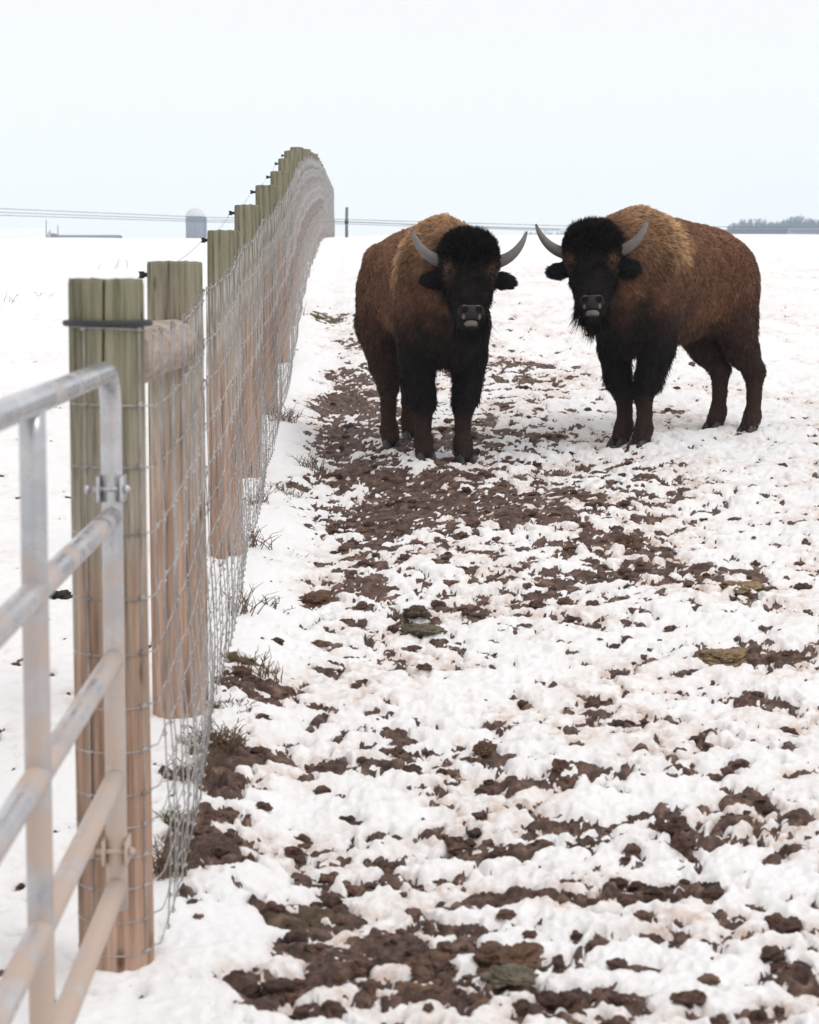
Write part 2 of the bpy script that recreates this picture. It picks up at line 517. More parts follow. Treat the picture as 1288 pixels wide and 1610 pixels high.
# bare-soil areas seen in the photograph: (px, py, half width, half height, strength)
BLOBS = [
    (520, 505, 45, 16, 1.0), (560, 540, 40, 20, 0.55), (560, 600, 45, 25, 0.75), (540, 640, 50, 25, 1.15), (600, 660, 50, 30, 0.7),
    (530, 700, 45, 30, 1.1), (560, 750, 45, 25, 1.0), (640, 760, 90, 25, 0.95), (700, 800, 170, 28, 0.92), (600, 830, 90, 22, 1.0),
    (850, 815, 80, 14, 0.95), (590, 860, 50, 18, 0.7), (585, 920, 25, 30, 0.85), (700, 700, 90, 30, 0.5), (470, 770, 30, 14, 0.6),
    (840, 580, 60, 10, 0.8), (800, 600, 60, 14, 0.6), (850, 690, 50, 12, 0.4), (1000, 770, 130, 40, 0.35), (960, 860, 70, 22, 0.6),
    (1010, 905, 130, 10, 0.8), (880, 930, 50, 20, 0.6), (1150, 905, 60, 15, 0.5), (1150, 1035, 60, 22, 0.9), (1240, 1045, 40, 20, 0.7),
    (1180, 1110, 90, 14, 0.6), (620, 1170, 60, 20, 0.8), (560, 1215, 90, 14, 0.9), (670, 1200, 40, 20, 0.7), (760, 1200, 30, 20, 0.7),
    (1060, 1330, 160, 34, 0.78), (880, 1310, 80, 16, 0.9), (1220, 1300, 80, 16, 0.9), (480, 1360, 50, 18, 1.0), (640, 1370, 70, 18, 0.7),
    (770, 1355, 80, 16, 0.9), (1040, 1420, 120, 22, 0.8), (470, 1455, 70, 25, 1.1), (590, 1510, 170, 45, 0.80), (780, 1430, 110, 18, 0.9),
    (700, 1560, 260, 45, 0.72), (400, 1560, 60, 40, 0.9), (900, 1590, 110, 25, 0.7), (1260, 1560, 40, 40, 1.1), (1180, 1490, 90, 20, 0.5),
    (950, 1590, 70, 26, 0.7), (420, 1600, 90, 20, 0.9), (860, 1240, 60, 16, 0.5), (1000, 1230, 90, 16, 0.6), (1180, 1270, 70, 18, 0.7),
    (345, 1290, 55, 22, 1.5), (325, 1352, 62, 26, 1.6), (345, 1195, 60, 30, 1.4), (395, 1085, 55, 16, 1.2), (300, 1410, 40, 18, 1.1),
    (500, 948, 36, 12, 0.9), (380, 1050, 30, 16, 1.0), (330, 1120, 24, 14, 1.0), (600, 930, 20, 20, 0.6), (250, 1480, 20, 14, 0.8),
    (160, 1525, 50, 14, 1.2), (335, 1240, 62, 34, 1.35), (300, 1330, 45, 50, 1.2), (420, 1110, 30, 10, 0.9),
]
CLEAN = [(330, 1500, 110, 60, 1.0), (430, 1290, 80, 45, 0.7), (450, 880, 90, 60, 0.5), (470, 590, 50, 40, 0.8), (450, 720, 40, 40, 0.8), (300, 1590, 80, 30, 1.2),
         (850, 1030, 170, 40, 0.45), (1190, 580, 120, 60, 0.5), (1150, 720, 120, 40, 0.4), (450, 1000, 90, 60, 0.5), (760, 1095, 220, 40, 0.35),
         (1230, 1400, 80, 40, 0.5), (1120, 1560, 80, 30, 0.5), (540, 420, 60, 40, 0.6), (420, 960, 60, 30, 0.4)]
MOSS = [(375, 1040, 40, 24, 1.0), (300, 1190, 30, 30, 0.9), (275, 1290, 24, 24, 0.8), (470, 1455, 50, 16, 0.9), (505, 500, 45, 12, 0.9), (500, 605, 20, 8, 1),
        (560, 575, 30, 6, 0.8), (460, 770, 30, 10, 0.9), (800, 605, 40, 6, 0.7), (260, 1380, 20, 30, 0.7), (585, 1375, 30, 14, 0.5)]


def _ground_blobs(L):
    out = []
    for (px, py, rx, ry, s) in L:
        c = hit(px, py); a = hit(px, py - ry); d = hit(px, py + ry)
        out.append((c[0], c[1], rx / FPX * c[1], max(0.03, (a[1] - c[1]) * 0.9), max(0.03, (c[1] - d[1]) * 0.9), s))
    return out


GB, GC, GM = _ground_blobs(BLOBS), _ground_blobs(CLEAN), _ground_blobs(MOSS)


def blobsum(B, x, y):
    r_ = np.zeros(x.shape, np.float32)
    for (cx, cy, rx, ryu, ryd, s) in B:
        m = (np.abs(x - cx) < 3 * rx) & (np.abs(y - cy) < 3 * max(ryu, ryd))
        if not m.any(): continue
        yy = y[m] - cy
        ry = np.where(yy > 0, ryu, ryd)
        r_[m] = np.maximum(r_[m], s * np.exp(-((x[m] - cx) / rx) ** 2 - (yy / ry) ** 2))
    return r_


def terrain(x, y):
    """height, snow cover, dirt and moss of the churned snowy field"""
    x = np.asarray(x, float); y = np.asarray(y, float)
    z = base(x, y)
    near = 1 - sstep(24, 36, y)
    dx = x - fence_x(y)
    right = sstep(0.05, 0.5, dx)
    # warp for ragged shapes
    wx = x + 0.05 * perlin2(x / 0.16, y / 0.16, 21) + 0.012 * perlin2(x / 0.035, y / 0.035, 23)
    wy = y + 0.05 * perlin2(x / 0.16, y / 0.16, 22) + 0.012 * perlin2(x / 0.035, y / 0.035, 24)
    n1 = perlin2(wx / 0.125, wy / 0.145, 31); n2 = perlin2(wx / 0.055, wy / 0.066, 32); n3 = perlin2(wx / 0.024, wy / 0.026, 33)
    n4 = perlin2(wx / 0.6, wy / 0.7, 34)
    nn = 0.42 * n1 + 0.36 * n2 + 0.20 * n3 + 0.15 * n4 + 0.09 * perlin2(x / 0.013, y / 0.015, 35)
    mud = blobsum(GB, x, y); clean = blobsum(GC, x, y); moss = blobsum(GM, x, y)
    dens = (0.49 * right * (1 - 0.02 * sstep(8, 5.5, y)) * (1 + 0.24 * sstep(7, 9, y)) + 0.29 * (1 - right)) * (1 - 0.6 * sstep(13.0, 22, y)) * (1 - 0.3 * sstep(1.5, 3.5, dx))
    thr = 0.70 - 1.05 * dens - (0.56 - 0.04 * sstep(7, 5, y) + 0.25 * sstep(1.1, 1.3, mud)) * mud + 0.35 * clean * (mud < 0.6)
    d = nn - thr                                   # > 0: soil
    ds = 0.44 * n1 + 0.36 * n2 + 0.06 * n3 + 0.15 * n4 - thr     # smoother field for the relief
    # soil: clods
    rough = perlin2(wx / 0.05, wy / 0.05, 41); rough2 = perlin2(wx / 0.018, wy / 0.018, 42)
    ridg = 1 - np.abs(perlin2(wx / 0.10, wy / 0.11, 43))
    soil = 0.044 * np.sqrt(np.clip(ds, 0, 0.35)) * sstep(0, 0.06, ds) + 0.014 * ridg * sstep(0, 0.3, ds) + 0.012 * rough * sstep(-0.02, 0.12, ds) + 0.0055 * rough2 + 0.0022 * perlin2(wx / 0.009, wy / 0.009, 44)
    soil -= 0.05 * sstep(0.3, 0.9, ds)              # trampled hollows inside large bare areas
    # snow: soft lumps
    b1 = 1 - np.abs(perlin2(x / 0.070, y / 0.080, 51)) * 1.6; b2 = 1 - np.abs(perlin2(x / 0.034, y / 0.036, 52)) * 1.6
    b3 = perlin2(x / 0.25, y / 0.28, 53)
    b4 = perlin2(x / 0.016, y / 0.016, 54)
    tramp = right * (1 - 0.5 * clean)
    cover = 1 - np.exp(-np.clip(-ds, 0, None) / 0.10)
    pit = -0.022 * sstep(0.25, 0.75, perlin2(wx / 0.13, wy / 0.15, 55)) * tramp
    snow = cover * (0.024 + ((0.013 - 0.004 * sstep(6, 10, y)) * b1 + 0.0070 * b2 + 0.0022 * b4) * (0.45 + 0.55 * tramp) + 0.022 * b3 * (0.4 + 0.6 * tramp) + pit)
    s = sstep(0.07, -0.07, d)
    fl = perlin2(wx / 0.07, wy / 0.08, 45) + 0.55 * perlin2(wx / 0.022, wy / 0.024, 46)
    s = np.maximum(s, sstep(0.46, 0.60, fl - 0.15 * np.clip(ds, 0, 0.6)) * (mud < 1.25) * right)   # flecks of slush left in the soil
    soil *= 1 - 0.35 * sstep(6, 10, y)
    h = np.where(ds > 0, soil, snow)
    grow = 1.0
    z = z + near * h * grow
    far_s = 1 - near * (1 - s)
    # sparse specks farther away stay soil in the open field
    dirt = np.clip(1.1 * np.exp(-np.clip(-d, 0, None) / 0.36) * (0.35 + 0.65 * right) + 0.25 * mud - 0.45 * clean, 0, 1) * near * (0.22 + 0.78 * sstep(-0.30, 0.40, n4 + 0.5 * perlin2(x / 0.35, y / 0.3, 36)))
    return z, far_s, dirt, np.clip(moss * 1.2 * (0.6 + 0.6 * n2), 0, 1)


def build_ground():
    ys = [-40 + 43 * (i / 26) ** 0.6 for i in range(26)]
    y = 3.0
    while y < 1500:
        ys.append(y)
        y *= 1 + (0.0024 if 3.6 < y < 17 else 0.0032 if y < 26 else 0.008 if y < 70 else 0.05)
    ys.append(1500.0)
    ys = np.array(ys)
    fine = np.linspace(-0.262, 0.262, 610)
    co = 0.262 + 0.74 * (np.linspace(0, 1, 34)[1:]) ** 2.2
    us = np.concatenate([-co[::-1], fine, co])
    U, Y = np.meshgrid(us, ys)
    ex = np.clip((np.abs(U) - 0.262) / 0.74, 0, 1)
    X = U * np.maximum(Y, 3.0) + np.sign(U) * 45 * ex ** 1.3
    s = X.shape
    z, sn_, di, mo = terrain(X.ravel(), Y.ravel())
    V = np.stack([X.ravel(), Y.ravel(), z], 1)
    i = (np.arange(s[0] - 1)[:, None] * s[1] + np.arange(s[1] - 1)[None]).ravel()
    Q = np.stack([i, i + 1, i + 1 + s[1], i + s[1]], 1)
    me = np_mesh('snowy_field', V, Q, None, M_ground, True, {'snow': sn_, 'dirt': di, 'moss': mo})
    o = link('ground', me, kind='structure')
    o['label'] = 'snowy pasture with churned brown soil showing through the trampled snow'
    return o


build_ground()


def gz(x, y): return float(terrain(np.array([x]), np.array([y]))[0][0])


# ------------------------------------------------------------------ fence posts
POSTS_Y = [4.5, 6.83, 9.4, 11.5, 13.83, 16.17, 18.5, 20.8, 23.2]
POSTS_TOP = [440, 412, 363, 323, 292, 270, 250, 238, 232]
POST_R = [0.087, 0.0985, 0.079, 0.079, 0.079, 0.079, 0.079, 0.079, 0.080]
y = 25.6
while y < 66:
    POSTS_Y.append(y); POSTS_TOP.append(None); POST_R.append(0.078); y += 2.4
posts = []


def post_mesh(h, r0, seed, cracks, nseg=44, nring=30):
    zs = np.linspace(-0.25, h, nring)
    zs[-1] = h; zs[-2] = h - 0.012
    a = np.arange(nseg) * 2 * math.pi / nseg
    A, Z = np.meshgrid(a, zs)
    rr_ = r0 * (1 + 0.025 * perlin2(np.cos(A) * 1.3 + 3, np.sin(A) * 1.3 + Z * 0.8, seed) + 0.012 * perlin2(A * 4, Z * 0.7, seed + 1))
    rr_ *= 1 + 0.03 * (1 - Z / h)
    for (ca, wd, dp, z0, z1) in cracks:
        da = (A - ca - 0.05 * np.sin(Z * 5 + ca) + math.pi) % (2 * math.pi) - math.pi
        rr_ -= dp * np.exp(-(da / wd) ** 2) * sstep(z0, z0 + 0.15, Z) * (1 - sstep(z1, z1 + 0.1, Z))
    rr_[-1] *= 0.98
    lean = 0.004 * np.sin(Z * 1.3 + seed)
    V = np.stack([rr_ * np.cos(A) + lean, rr_ * np.sin(A), Z + 0.0 * A], 2).reshape(-1, 3)
    V[-nseg:, 2] += 0.0012 * np.random.default_rng(seed).normal(size=nseg)
    mb = MB()
    i0 = (np.arange(nring - 1)[:, None] * nseg + np.arange(nseg)[None]).ravel(); i1 = (np.arange(nring - 1)[:, None] * nseg + (np.arange(nseg)[None] + 1) % nseg).ravel()
    k = np.arange(nseg)
    mb.add(np.concatenate([V, [[0, 0, h]]]), np.stack([i0, i1, i1 + nseg, i0 + nseg], 1), np.stack([np.full(nseg, nring * nseg), (nring - 1) * nseg + k, (nring - 1) * nseg + (k + 1) % nseg], 1))
    return mb


def insulator_mb(h):
    mb = MB()
    mb.tube([(0, 0, h), (-0.02, 0, h), (-0.03, 0, h)], [0.008, 0.008, 0.012], 8)
    mb.tube([(-0.028, 0, h - 0.012), (-0.028, 0, h - 0.004), (-0.028, 0, h + 0.004), (-0.028, 0, h + 0.012)], [0.012, 0.008, 0.008, 0.012], 8)
    return mb


ins_pts = []
fence_top = []
row_mesh = [None] * 3
for i, (py_, pt, r0) in enumerate(zip(POSTS_Y, POSTS_TOP, POST_R)):
    x = float(fence_x(py_)); z0 = float(base(x, py_)) - 0.035
    h = (at(644, pt, py_)[2] - z0) if pt else 1.66
    if i == 0:
        cr = [(-1.50, 0.026, 0.024, 0.75, 1.9), (-2.3, 0.03, 0.003, 0.1, 1.9), (-0.95, 0.03, 0.005, 0.0, 1.6), (-1.25, 0.03, 0.003, 0.0, 1.9)]
        me = post_mesh(h, r0, 3, cr, 200, 60).mesh('end_post', M_post)
        lab, grp = 'thick greenish end post with a vertical crack and black band, carrying the metal gate', None
    elif i == 1:
        cr = [(-1.9, 0.06, 0.006, 0.9, 1.9), (-1.2, 0.05, 0.006, 0.4, 1.9), (-0.7, 0.05, 0.005, 0.2, 1.9)]
        me = post_mesh(h, r0, 9, cr, 56, 40).mesh('brace_post', M_post2)
        lab, grp = 'thick pale grey-brown post next after the cracked gate post, braced to it', None
    else:
        cr = [(-1.9 + 0.3 * random.random(), 0.05, 0.005, 0.3, 1.9), (-0.9 + 0.4 * random.random(), 0.05, 0.005, 0.0, 1.9)]
        if i < 9: me = post_mesh(h, r0, 20 + i, cr, 36, 24).mesh('line_post', M_post)
        else:
            if row_mesh[i % 3] is None: row_mesh[i % 3] = post_mesh(h, r0, 20 + i, cr, 24, 12).mesh('line_post', M_post)
            me = row_mesh[i % 3]
        lab, grp = 'slim round weathered line post with green top in the row behind wire mesh', 'slim wooden line posts of the fence'
        nth = ['first', 'second', 'third', 'fourth', 'fifth', 'sixth', 'seventh']
        if i < 9: lab = nth[i - 2] + ' slim green-topped line post along the mesh counting from the thick pale post'
        else: lab = 'slim line post crowded behind the wire mesh where the fence climbs to the skyline'
    o = link('fence_post', me, None, lab, 'post', grp, None, (x, py_, z0), 0.0)
    ang = math.atan2(*(np.array([fence_x(py_ + 1) - fence_x(py_ - 1), 2.0])))
    hi = h - 0.045
    if i >= 1 and i < 16:
        mb = insulator_mb(hi); p = link('insulator', mb.mesh('insulator', M_ins), o); p.location = (-r0 + 0.004, 0, 0)
    ins_pts.append((x - r0 - 0.026, py_, z0 + hi))
    posts.append((x, py_, z0, h, r0, o))

# black rubber band round the end post
x, py_, z0, h, r0, o1 = posts[0]
zb = at(172, 507, py_ - r0)[2]
mb = MB(); a = np.linspace(0, 2 * math.pi, 41)
mb.tube(np.stack([(r0 + 0.011) * np.cos(a), (r0 + 0.011) * np.sin(a), 0.003 * np.sin(a)], 1), 0.0075, 10, False)
link('rubber_band', mb.mesh('rubber_band', M_rubber), None, 'black rubber band stretched round the top of the cracked end post', 'band', None, None, (x, py_, zb))

# thin electric wire held by the insulators
mb = MB(); pts = []
ip = ins_pts[1:16]
for a_, b_ in zip(ip[:-1], ip[1:]):
    for t in np.linspace(0, 1, 7)[:-1]:
        pts.append((a_[0] + t * (b_[0] - a_[0]), a_[1] + t * (b_[1] - a_[1]), a_[2] + t * (b_[2] - a_[2]) - 0.03 * 4 * t * (1 - t)))
pts.append(ip[-1])
mb.tube(pts, 0.0012, 4)
link('electric_wire', mb.mesh('electric_wire', M_cable), None, 'thin single wire strung between the black insulators on the post tops', 'wire')

# ------------------------------------------------------------------ woven wire mesh
WH = [1.565, 1.39, 1.245, 1.09, 0.936, 0.805, 0.678, 0.574, 0.47, 0.394, 0.32, 0.246, 0.165, 0.085]
FEND = 65.2
root = link('wire_mesh_fence', None, None, 'galvanised woven wire mesh strung along the row of wooden posts', 'wire fence', None, None, (posts[0][0], posts[0][1], posts[0][2]))
RO = np.array([posts[0][0], posts[0][1], posts[0][2]])
PYs = np.array([p[1] for p in posts]); PXr = np.array([p[0] + p[4] for p in posts]); PZs = np.array([p[2] for p in posts])


def bulge(h): return 0.012 + 0.026 * np.exp(-((h - 0.30) / 0.36) ** 2)


def mesh_pt(y, h, wob=True):
    y = np.asarray(y, float)
    k = np.clip(np.searchsorted(PYs, y) - 1, 0, len(PYs) - 2)
    t = (y - PYs[k]) / (PYs[k + 1] - PYs[k])
    mid = 4 * t * (1 - t)
    x = np.interp(y, PYs, PXr) + bulge(h) * (0.35 + 0.65 * mid) + 0.004
    z = np.interp(y, PYs, PZs) + h
    sag = 0.035 if h > 1.2 else 0.02
    z = z - sag * mid
    if wob:
        x = x + 0.006 * perlin2(y / 0.5, y * 0 + h * 7, 61)
        z = z + 0.010 * perlin2(y / 0.7, y * 0 + h * 5, 62) + 0.004 * perlin2(y / 0.2, y * 0 + h * 9, 63)
    return x, y, z


yy = np.concatenate([np.arange(posts[0][1], 26, 0.05), np.arange(26, FEND, 0.4), [FEND]])
for h in WH:
    x_, y_, z_ = mesh_pt(yy, h)
    P = np.stack([x_, y_, z_], 1)
    # crimp
    P[:, 2] += np.where(yy < 26, 0.0022 * np.sign(np.sin(np.arange(len(yy)) * math.pi / 2 + 0.5)), 0)
    # wrap round the end post: front face then back
    px_, py0, pz_, ph_, pr_, _ = posts[0]
    aa = np.linspace(0.15, -math.pi - 0.5, 22)
    wr = np.stack([px_ + (pr_ + 0.003) * np.cos(aa), py0 + (pr_ + 0.003) * np.sin(aa), pz_ + h + 0.006 + 0.010 * np.linspace(0, 1, 22) * (1 if h < 1.5 else 1.6)], 1)
    P = np.concatenate([wr[::-1], P[1:]])
    mb = MB(); mb.tube(P - RO, 0.0019 if h < 1.5 else 0.0023, 5)
    link('line_wire', mb.mesh('line_wire', M_wire), root)


def stay_mesh(seed, knots=True):
    g = np.random.default_rng(seed)
    mb = MB()
    hs = np.linspace(0.085, 1.565, 16)
    pts = np.stack([bulge(hs) + 0.002 * g.normal(size=16), 0.006 * g.normal(size=16), hs], 1)
    mb.tube(pts, 0.0018, 4)
    if knots:
        for h in WH:
            mb.tube([(bulge(h) - 0.001, -0.007, h - 0.004), (bulge(h) + 0.004, 0, h + 0.001), (bulge(h) - 0.001, 0.007, h + 0.004)], [0.0028, 0.0036, 0.0028], 5)
    return mb


sm = [stay_mesh(i).mesh('stay', M_wire) for i in range(6)]
sf = stay_mesh(9, False)
ys_ = np.arange(posts[0][1] + 0.16, FEND, 0.12)
rest = MB()
for i, y in enumerate(ys_):
    x0, _, z0 = mesh_pt(np.array([y]), 0.0, False)
    xb = float(x0[0]) - float(bulge(0.0)) * 0.7 - 0.004
    loc = np.array([xb, y, float(z0[0])])
    if i < 300:
        o = link('stay_wire', sm[i % 6], root); o.location = loc - RO
        o.rotation_euler = (0.01 * math.sin(i * 1.7), 0.008 * math.sin(i * 2.3), 0)
    else:
        rest.add(np.concatenate(sf.v) + (loc - RO), np.concatenate(sf.q), np.concatenate(sf.t))
o = link('stay_wire', rest.mesh('far_stays', M_wire), root, kind='stuff')
# vertical stay lying on the end post's face
px_, py0, pz_, ph_, pr_, _ = posts[0]
for ang in (-2.05, -0.55):
    hs = np.array(WH)
    pts = [(px_ + (pr_ + 0.006) * math.cos(ang), py0 + (pr_ + 0.006) * math.sin(ang), pz_ + h + 0.01) for h in np.linspace(0.085, 1.565, 20)]
    mb = MB(); mb.tube(np.array(pts) - RO, 0.0017, 5)
    for h in WH: mb.tube(np.array([(px_ + (pr_ + 0.006) * math.cos(ang + d_), py0 + (pr_ + 0.006) * math.sin(ang + d_), pz_ + h + 0.012 + d_ * 0.03) for d_ in (-0.09, 0, 0.09)]) - RO, [0.0028, 0.004, 0.0028], 5)
    link('stay_wire', mb.mesh('stay', M_wire), root)

# round brace rail between the two thick posts
A_ = np.array([posts[0][0], posts[0][1] + 0.07, at(172, 562, posts[0][1])[2]]); B_ = np.array([posts[1][0], posts[1][1] - 0.085, at(276, 541, posts[1][1])[2]])
mb = MB(); tt = np.linspace(0, 1, 24)
mb.tube([(B_ - A_) * t for t in tt], [0.086 * (1 + 0.02 * math.sin(7 * t)) for t in tt], 40)
link('brace_rail', mb.mesh('brace_rail', M_rail), None, 'thick round horizontal brace rail between the two thick posts, below their tops', 'rail', None, None, A_)

# ------------------------------------------------------------------ tube gate
hx_, hy_ = -0.678, 4.335
gz0 = float(base(hx_, hy_))
gate = link('tube_gate', None, None, 'muddy galvanised tube gate standing open, hung on the cracked end post', 'gate', None, None, (hx_, hy_, gz0))
GDIR = np.array([0.022, -1.0]); GDIR /= np.linalg.norm(GDIR)
rz = [at(175, p_, hy_)[2] - gz0 for p_ in (582, 812, 1035, 1222, 1392)]
RT = 0.0245; LEN = 3.0


def gp(s, z): return np.array([GDIR[0] * s, GDIR[1] * s, z - 0.040 * s])


# outer frame: hinge tube bent into the top rail
pts = [gp(0, rz[4] - 0.055 + (rz[0] - 0.10 - rz[4] + 0.055) * t) for t in np.linspace(0, 1, 14)]
for t in np.linspace(0, math.pi / 2, 9)[1:]:
    pts.append(gp(0.10 * (1 - math.cos(t)), rz[0] - 0.10 + 0.10 * math.sin(t)))
pts += [gp(s, rz[0]) for s in np.linspace(0.2, LEN - 0.1, 16)]
for t in np.linspace(0, math.pi / 2, 9)[1:]:
    pts.append(gp(LEN - 0.1 + 0.10 * math.sin(t), rz[0] - 0.10 + 0.10 * math.cos(t)))
pts += [gp(LEN, rz[0] - 0.10 - (rz[0] - 0.10 - rz[4] + 0.055) * t) for t in np.linspace(0, 1, 10)[1:]]
mb = MB(); mb.tube(pts, RT, 24)
link('outer_frame', mb.mesh('outer_frame', M_tube), gate)
for k, z in enumerate(rz[1:]):
    mb = MB(); mb.tube([gp(s, z) for s in np.linspace(0.018, LEN - 0.018, 14)], RT * 0.98, 24)
    # weld beads at the ends
    link('rail', mb.mesh('rail', M_tube), gate)
for s in (1.02, 2.02):
    zt, zb_ = rz[0] - 0.01, rz[4] - 0.015
    mb = MB(); mb.tube([gp(s, zb_ + (zt - zb_) * t) for t in np.linspace(0, 1, 16)], RT * 0.96, 24)
    link('upright', mb.mesh('upright', M_tube), gate)
for pz_h in (768, 1335):
    zc = at(175, pz_h, hy_)[2] - gz0
    mb = MB()
    for sx_ in (-1, 1):
        mb.box((sx_ * 0.026, -0.012, zc), (0.007, 0.060, 0.062), None, 0.0025)
    mb.box((0, 0.028, zc), (0.058, 0.007, 0.062), None, 0.0025)
    mb.tube([(0, 0.03, zc), (-0.01, 0.20, zc)], 0.009, 10)
    hg_ = link('hinge', mb.mesh('hinge', M_tube), gate)
    mb = MB()
    mb.tube([(-0.052, -0.022, zc), (0.046, -0.022, zc)], 0.006, 10)
    mb.tube([(-0.058, -0.022, zc), (-0.048, -0.022, zc)], 0.011, 6)
    mb.tube([(0.032, -0.022, zc), (0.042, -0.022, zc)], 0.011, 6)
    link('bolt', mb.mesh('bolt', M_tube), hg_)

# ------------------------------------------------------------------ bison
def surface_nets(F, org, h):
    nx, ny, nz = F.shape
    ins = F < 0
    cs = np.zeros((nx - 1, ny - 1, nz - 1), np.int8)
    for i in (0, 1):
        for j in (0, 1):
            for k in (0, 1):
                cs += ins[i:nx - 1 + i, j:ny - 1 + j, k:nz - 1 + k]
    act = (cs > 0) & (cs < 8)
    ci = np.argwhere(act)
    idx = np.full(act.shape, -1, np.int32); idx[act] = np.arange(len(ci))
    acc = np.zeros((len(ci), 3)); cnt = np.zeros(len(ci))
    corners = [(i, j, k) for i in (0, 1) for j in (0, 1) for k in (0, 1)]
    for a_ in corners:
        for ax in range(3):
            if a_[ax]: continue
            b_ = list(a_); b_[ax] = 1
            fa = F[ci[:, 0] + a_[0], ci[:, 1] + a_[1], ci[:, 2] + a_[2]]; fb = F[ci[:, 0] + b_[0], ci[:, 1] + b_[1], ci[:, 2] + b_[2]]
            m = (fa < 0) != (fb < 0)
            t = fa[m] / (fa[m] - fb[m])
            p = np.tile(np.array(a_, float), (m.sum(), 1)); p[:, ax] += t
            acc[m] += p; cnt[m] += 1
    V = org + h * (ci + acc / cnt[:, None])
    quads = []
    for ax in range(3):
        sl0 = [slice(None)] * 3; sl1 = [slice(None)] * 3
        sl0[ax] = slice(0, -1); sl1[ax] = slice(1, None)
        A = ins[tuple(sl0)]; B = ins[tuple(sl1)]
        e = np.argwhere(A != B)
        o1, o2 = [(1, 2), (2, 0), (0, 1)][ax]
        m = (e[:, o1] > 0) & (e[:, o2] > 0) & (e[:, o1] < F.shape[o1] - 1) & (e[:, o2] < F.shape[o2] - 1)
        e = e[m]
        flip = A[tuple(e.T)]

        def cell(d1, d2):
            c = e.copy(); c[:, o1] -= d1; c[:, o2] -= d2
            return idx[tuple(c.T)]
        q = np.stack([cell(1, 1), cell(0, 1), cell(0, 0), cell(1, 0)], 1)
        q[~flip] = q[~flip][:, ::-1]
        quads.append(q)
    return V, np.concatenate(quads)


def smin(a, b, k): return np.minimum(a, b) - np.maximum(k - np.abs(a - b), 0) ** 2 / (4 * k)


def d_ell(P, c, r):
    q = (P - np.array(c, np.float32)) / np.array(r, np.float32)
    l = np.sqrt((q * q).sum(-1)) + 1e-6
    g = np.sqrt(((q / np.array(r, np.float32)) ** 2).sum(-1)) + 1e-6
    return l * (l - 1) / g


def d_cone(P, a, b, ra, rb):
    a = np.array(a, np.float32); b = np.array(b, np.float32)
    ba = b - a; t = np.clip(((P - a) @ ba) / (ba @ ba), 0, 1)
    return np.linalg.norm(P - a - t[..., None] * ba, axis=-1) - (ra + (rb - ra) * t)


def chain(P, pts, rad, k=0.03):
    d = None
    for i in range(len(pts) - 1):
        e = d_cone(P, pts[i], pts[i + 1], rad[i], rad[i + 1])
        d = e if d is None else smin(d, e, k)
    return d


ST = np.array([  # x, top, bottom, half width
    (-0.79, 1.05, 0.90, 0.07), (-0.755, 1.20, 0.79, 0.160), (-0.68, 1.295, 0.74, 0.22), (-0.50, 1.37, 0.715, 0.258), (-0.25, 1.415, 0.685, 0.275), (0.0, 1.46, 0.66, 0.280),
    (0.18, 1.495, 0.645, 0.272), (0.33, 1.52, 0.635, 0.255), (0.46, 1.525, 0.64, 0.228), (0.58, 1.46, 0.675, 0.195), (0.68, 1.31, 0.75, 0.14), (0.74, 1.12, 0.88, 0.08)])
_sx = np.linspace(-0.81, 0.77, 151)
_k = np.exp(-np.linspace(-2, 2, 9) ** 2); _k /= _k.sum()


def _sm(v):
    v = np.interp(_sx, ST[:, 0], v); return np.convolve(np.pad(v, 4, mode='edge'), _k, 'valid')


_top, _bot, _wid = _sm(ST[:, 1]), _sm(ST[:, 2]), _sm(ST[:, 3])


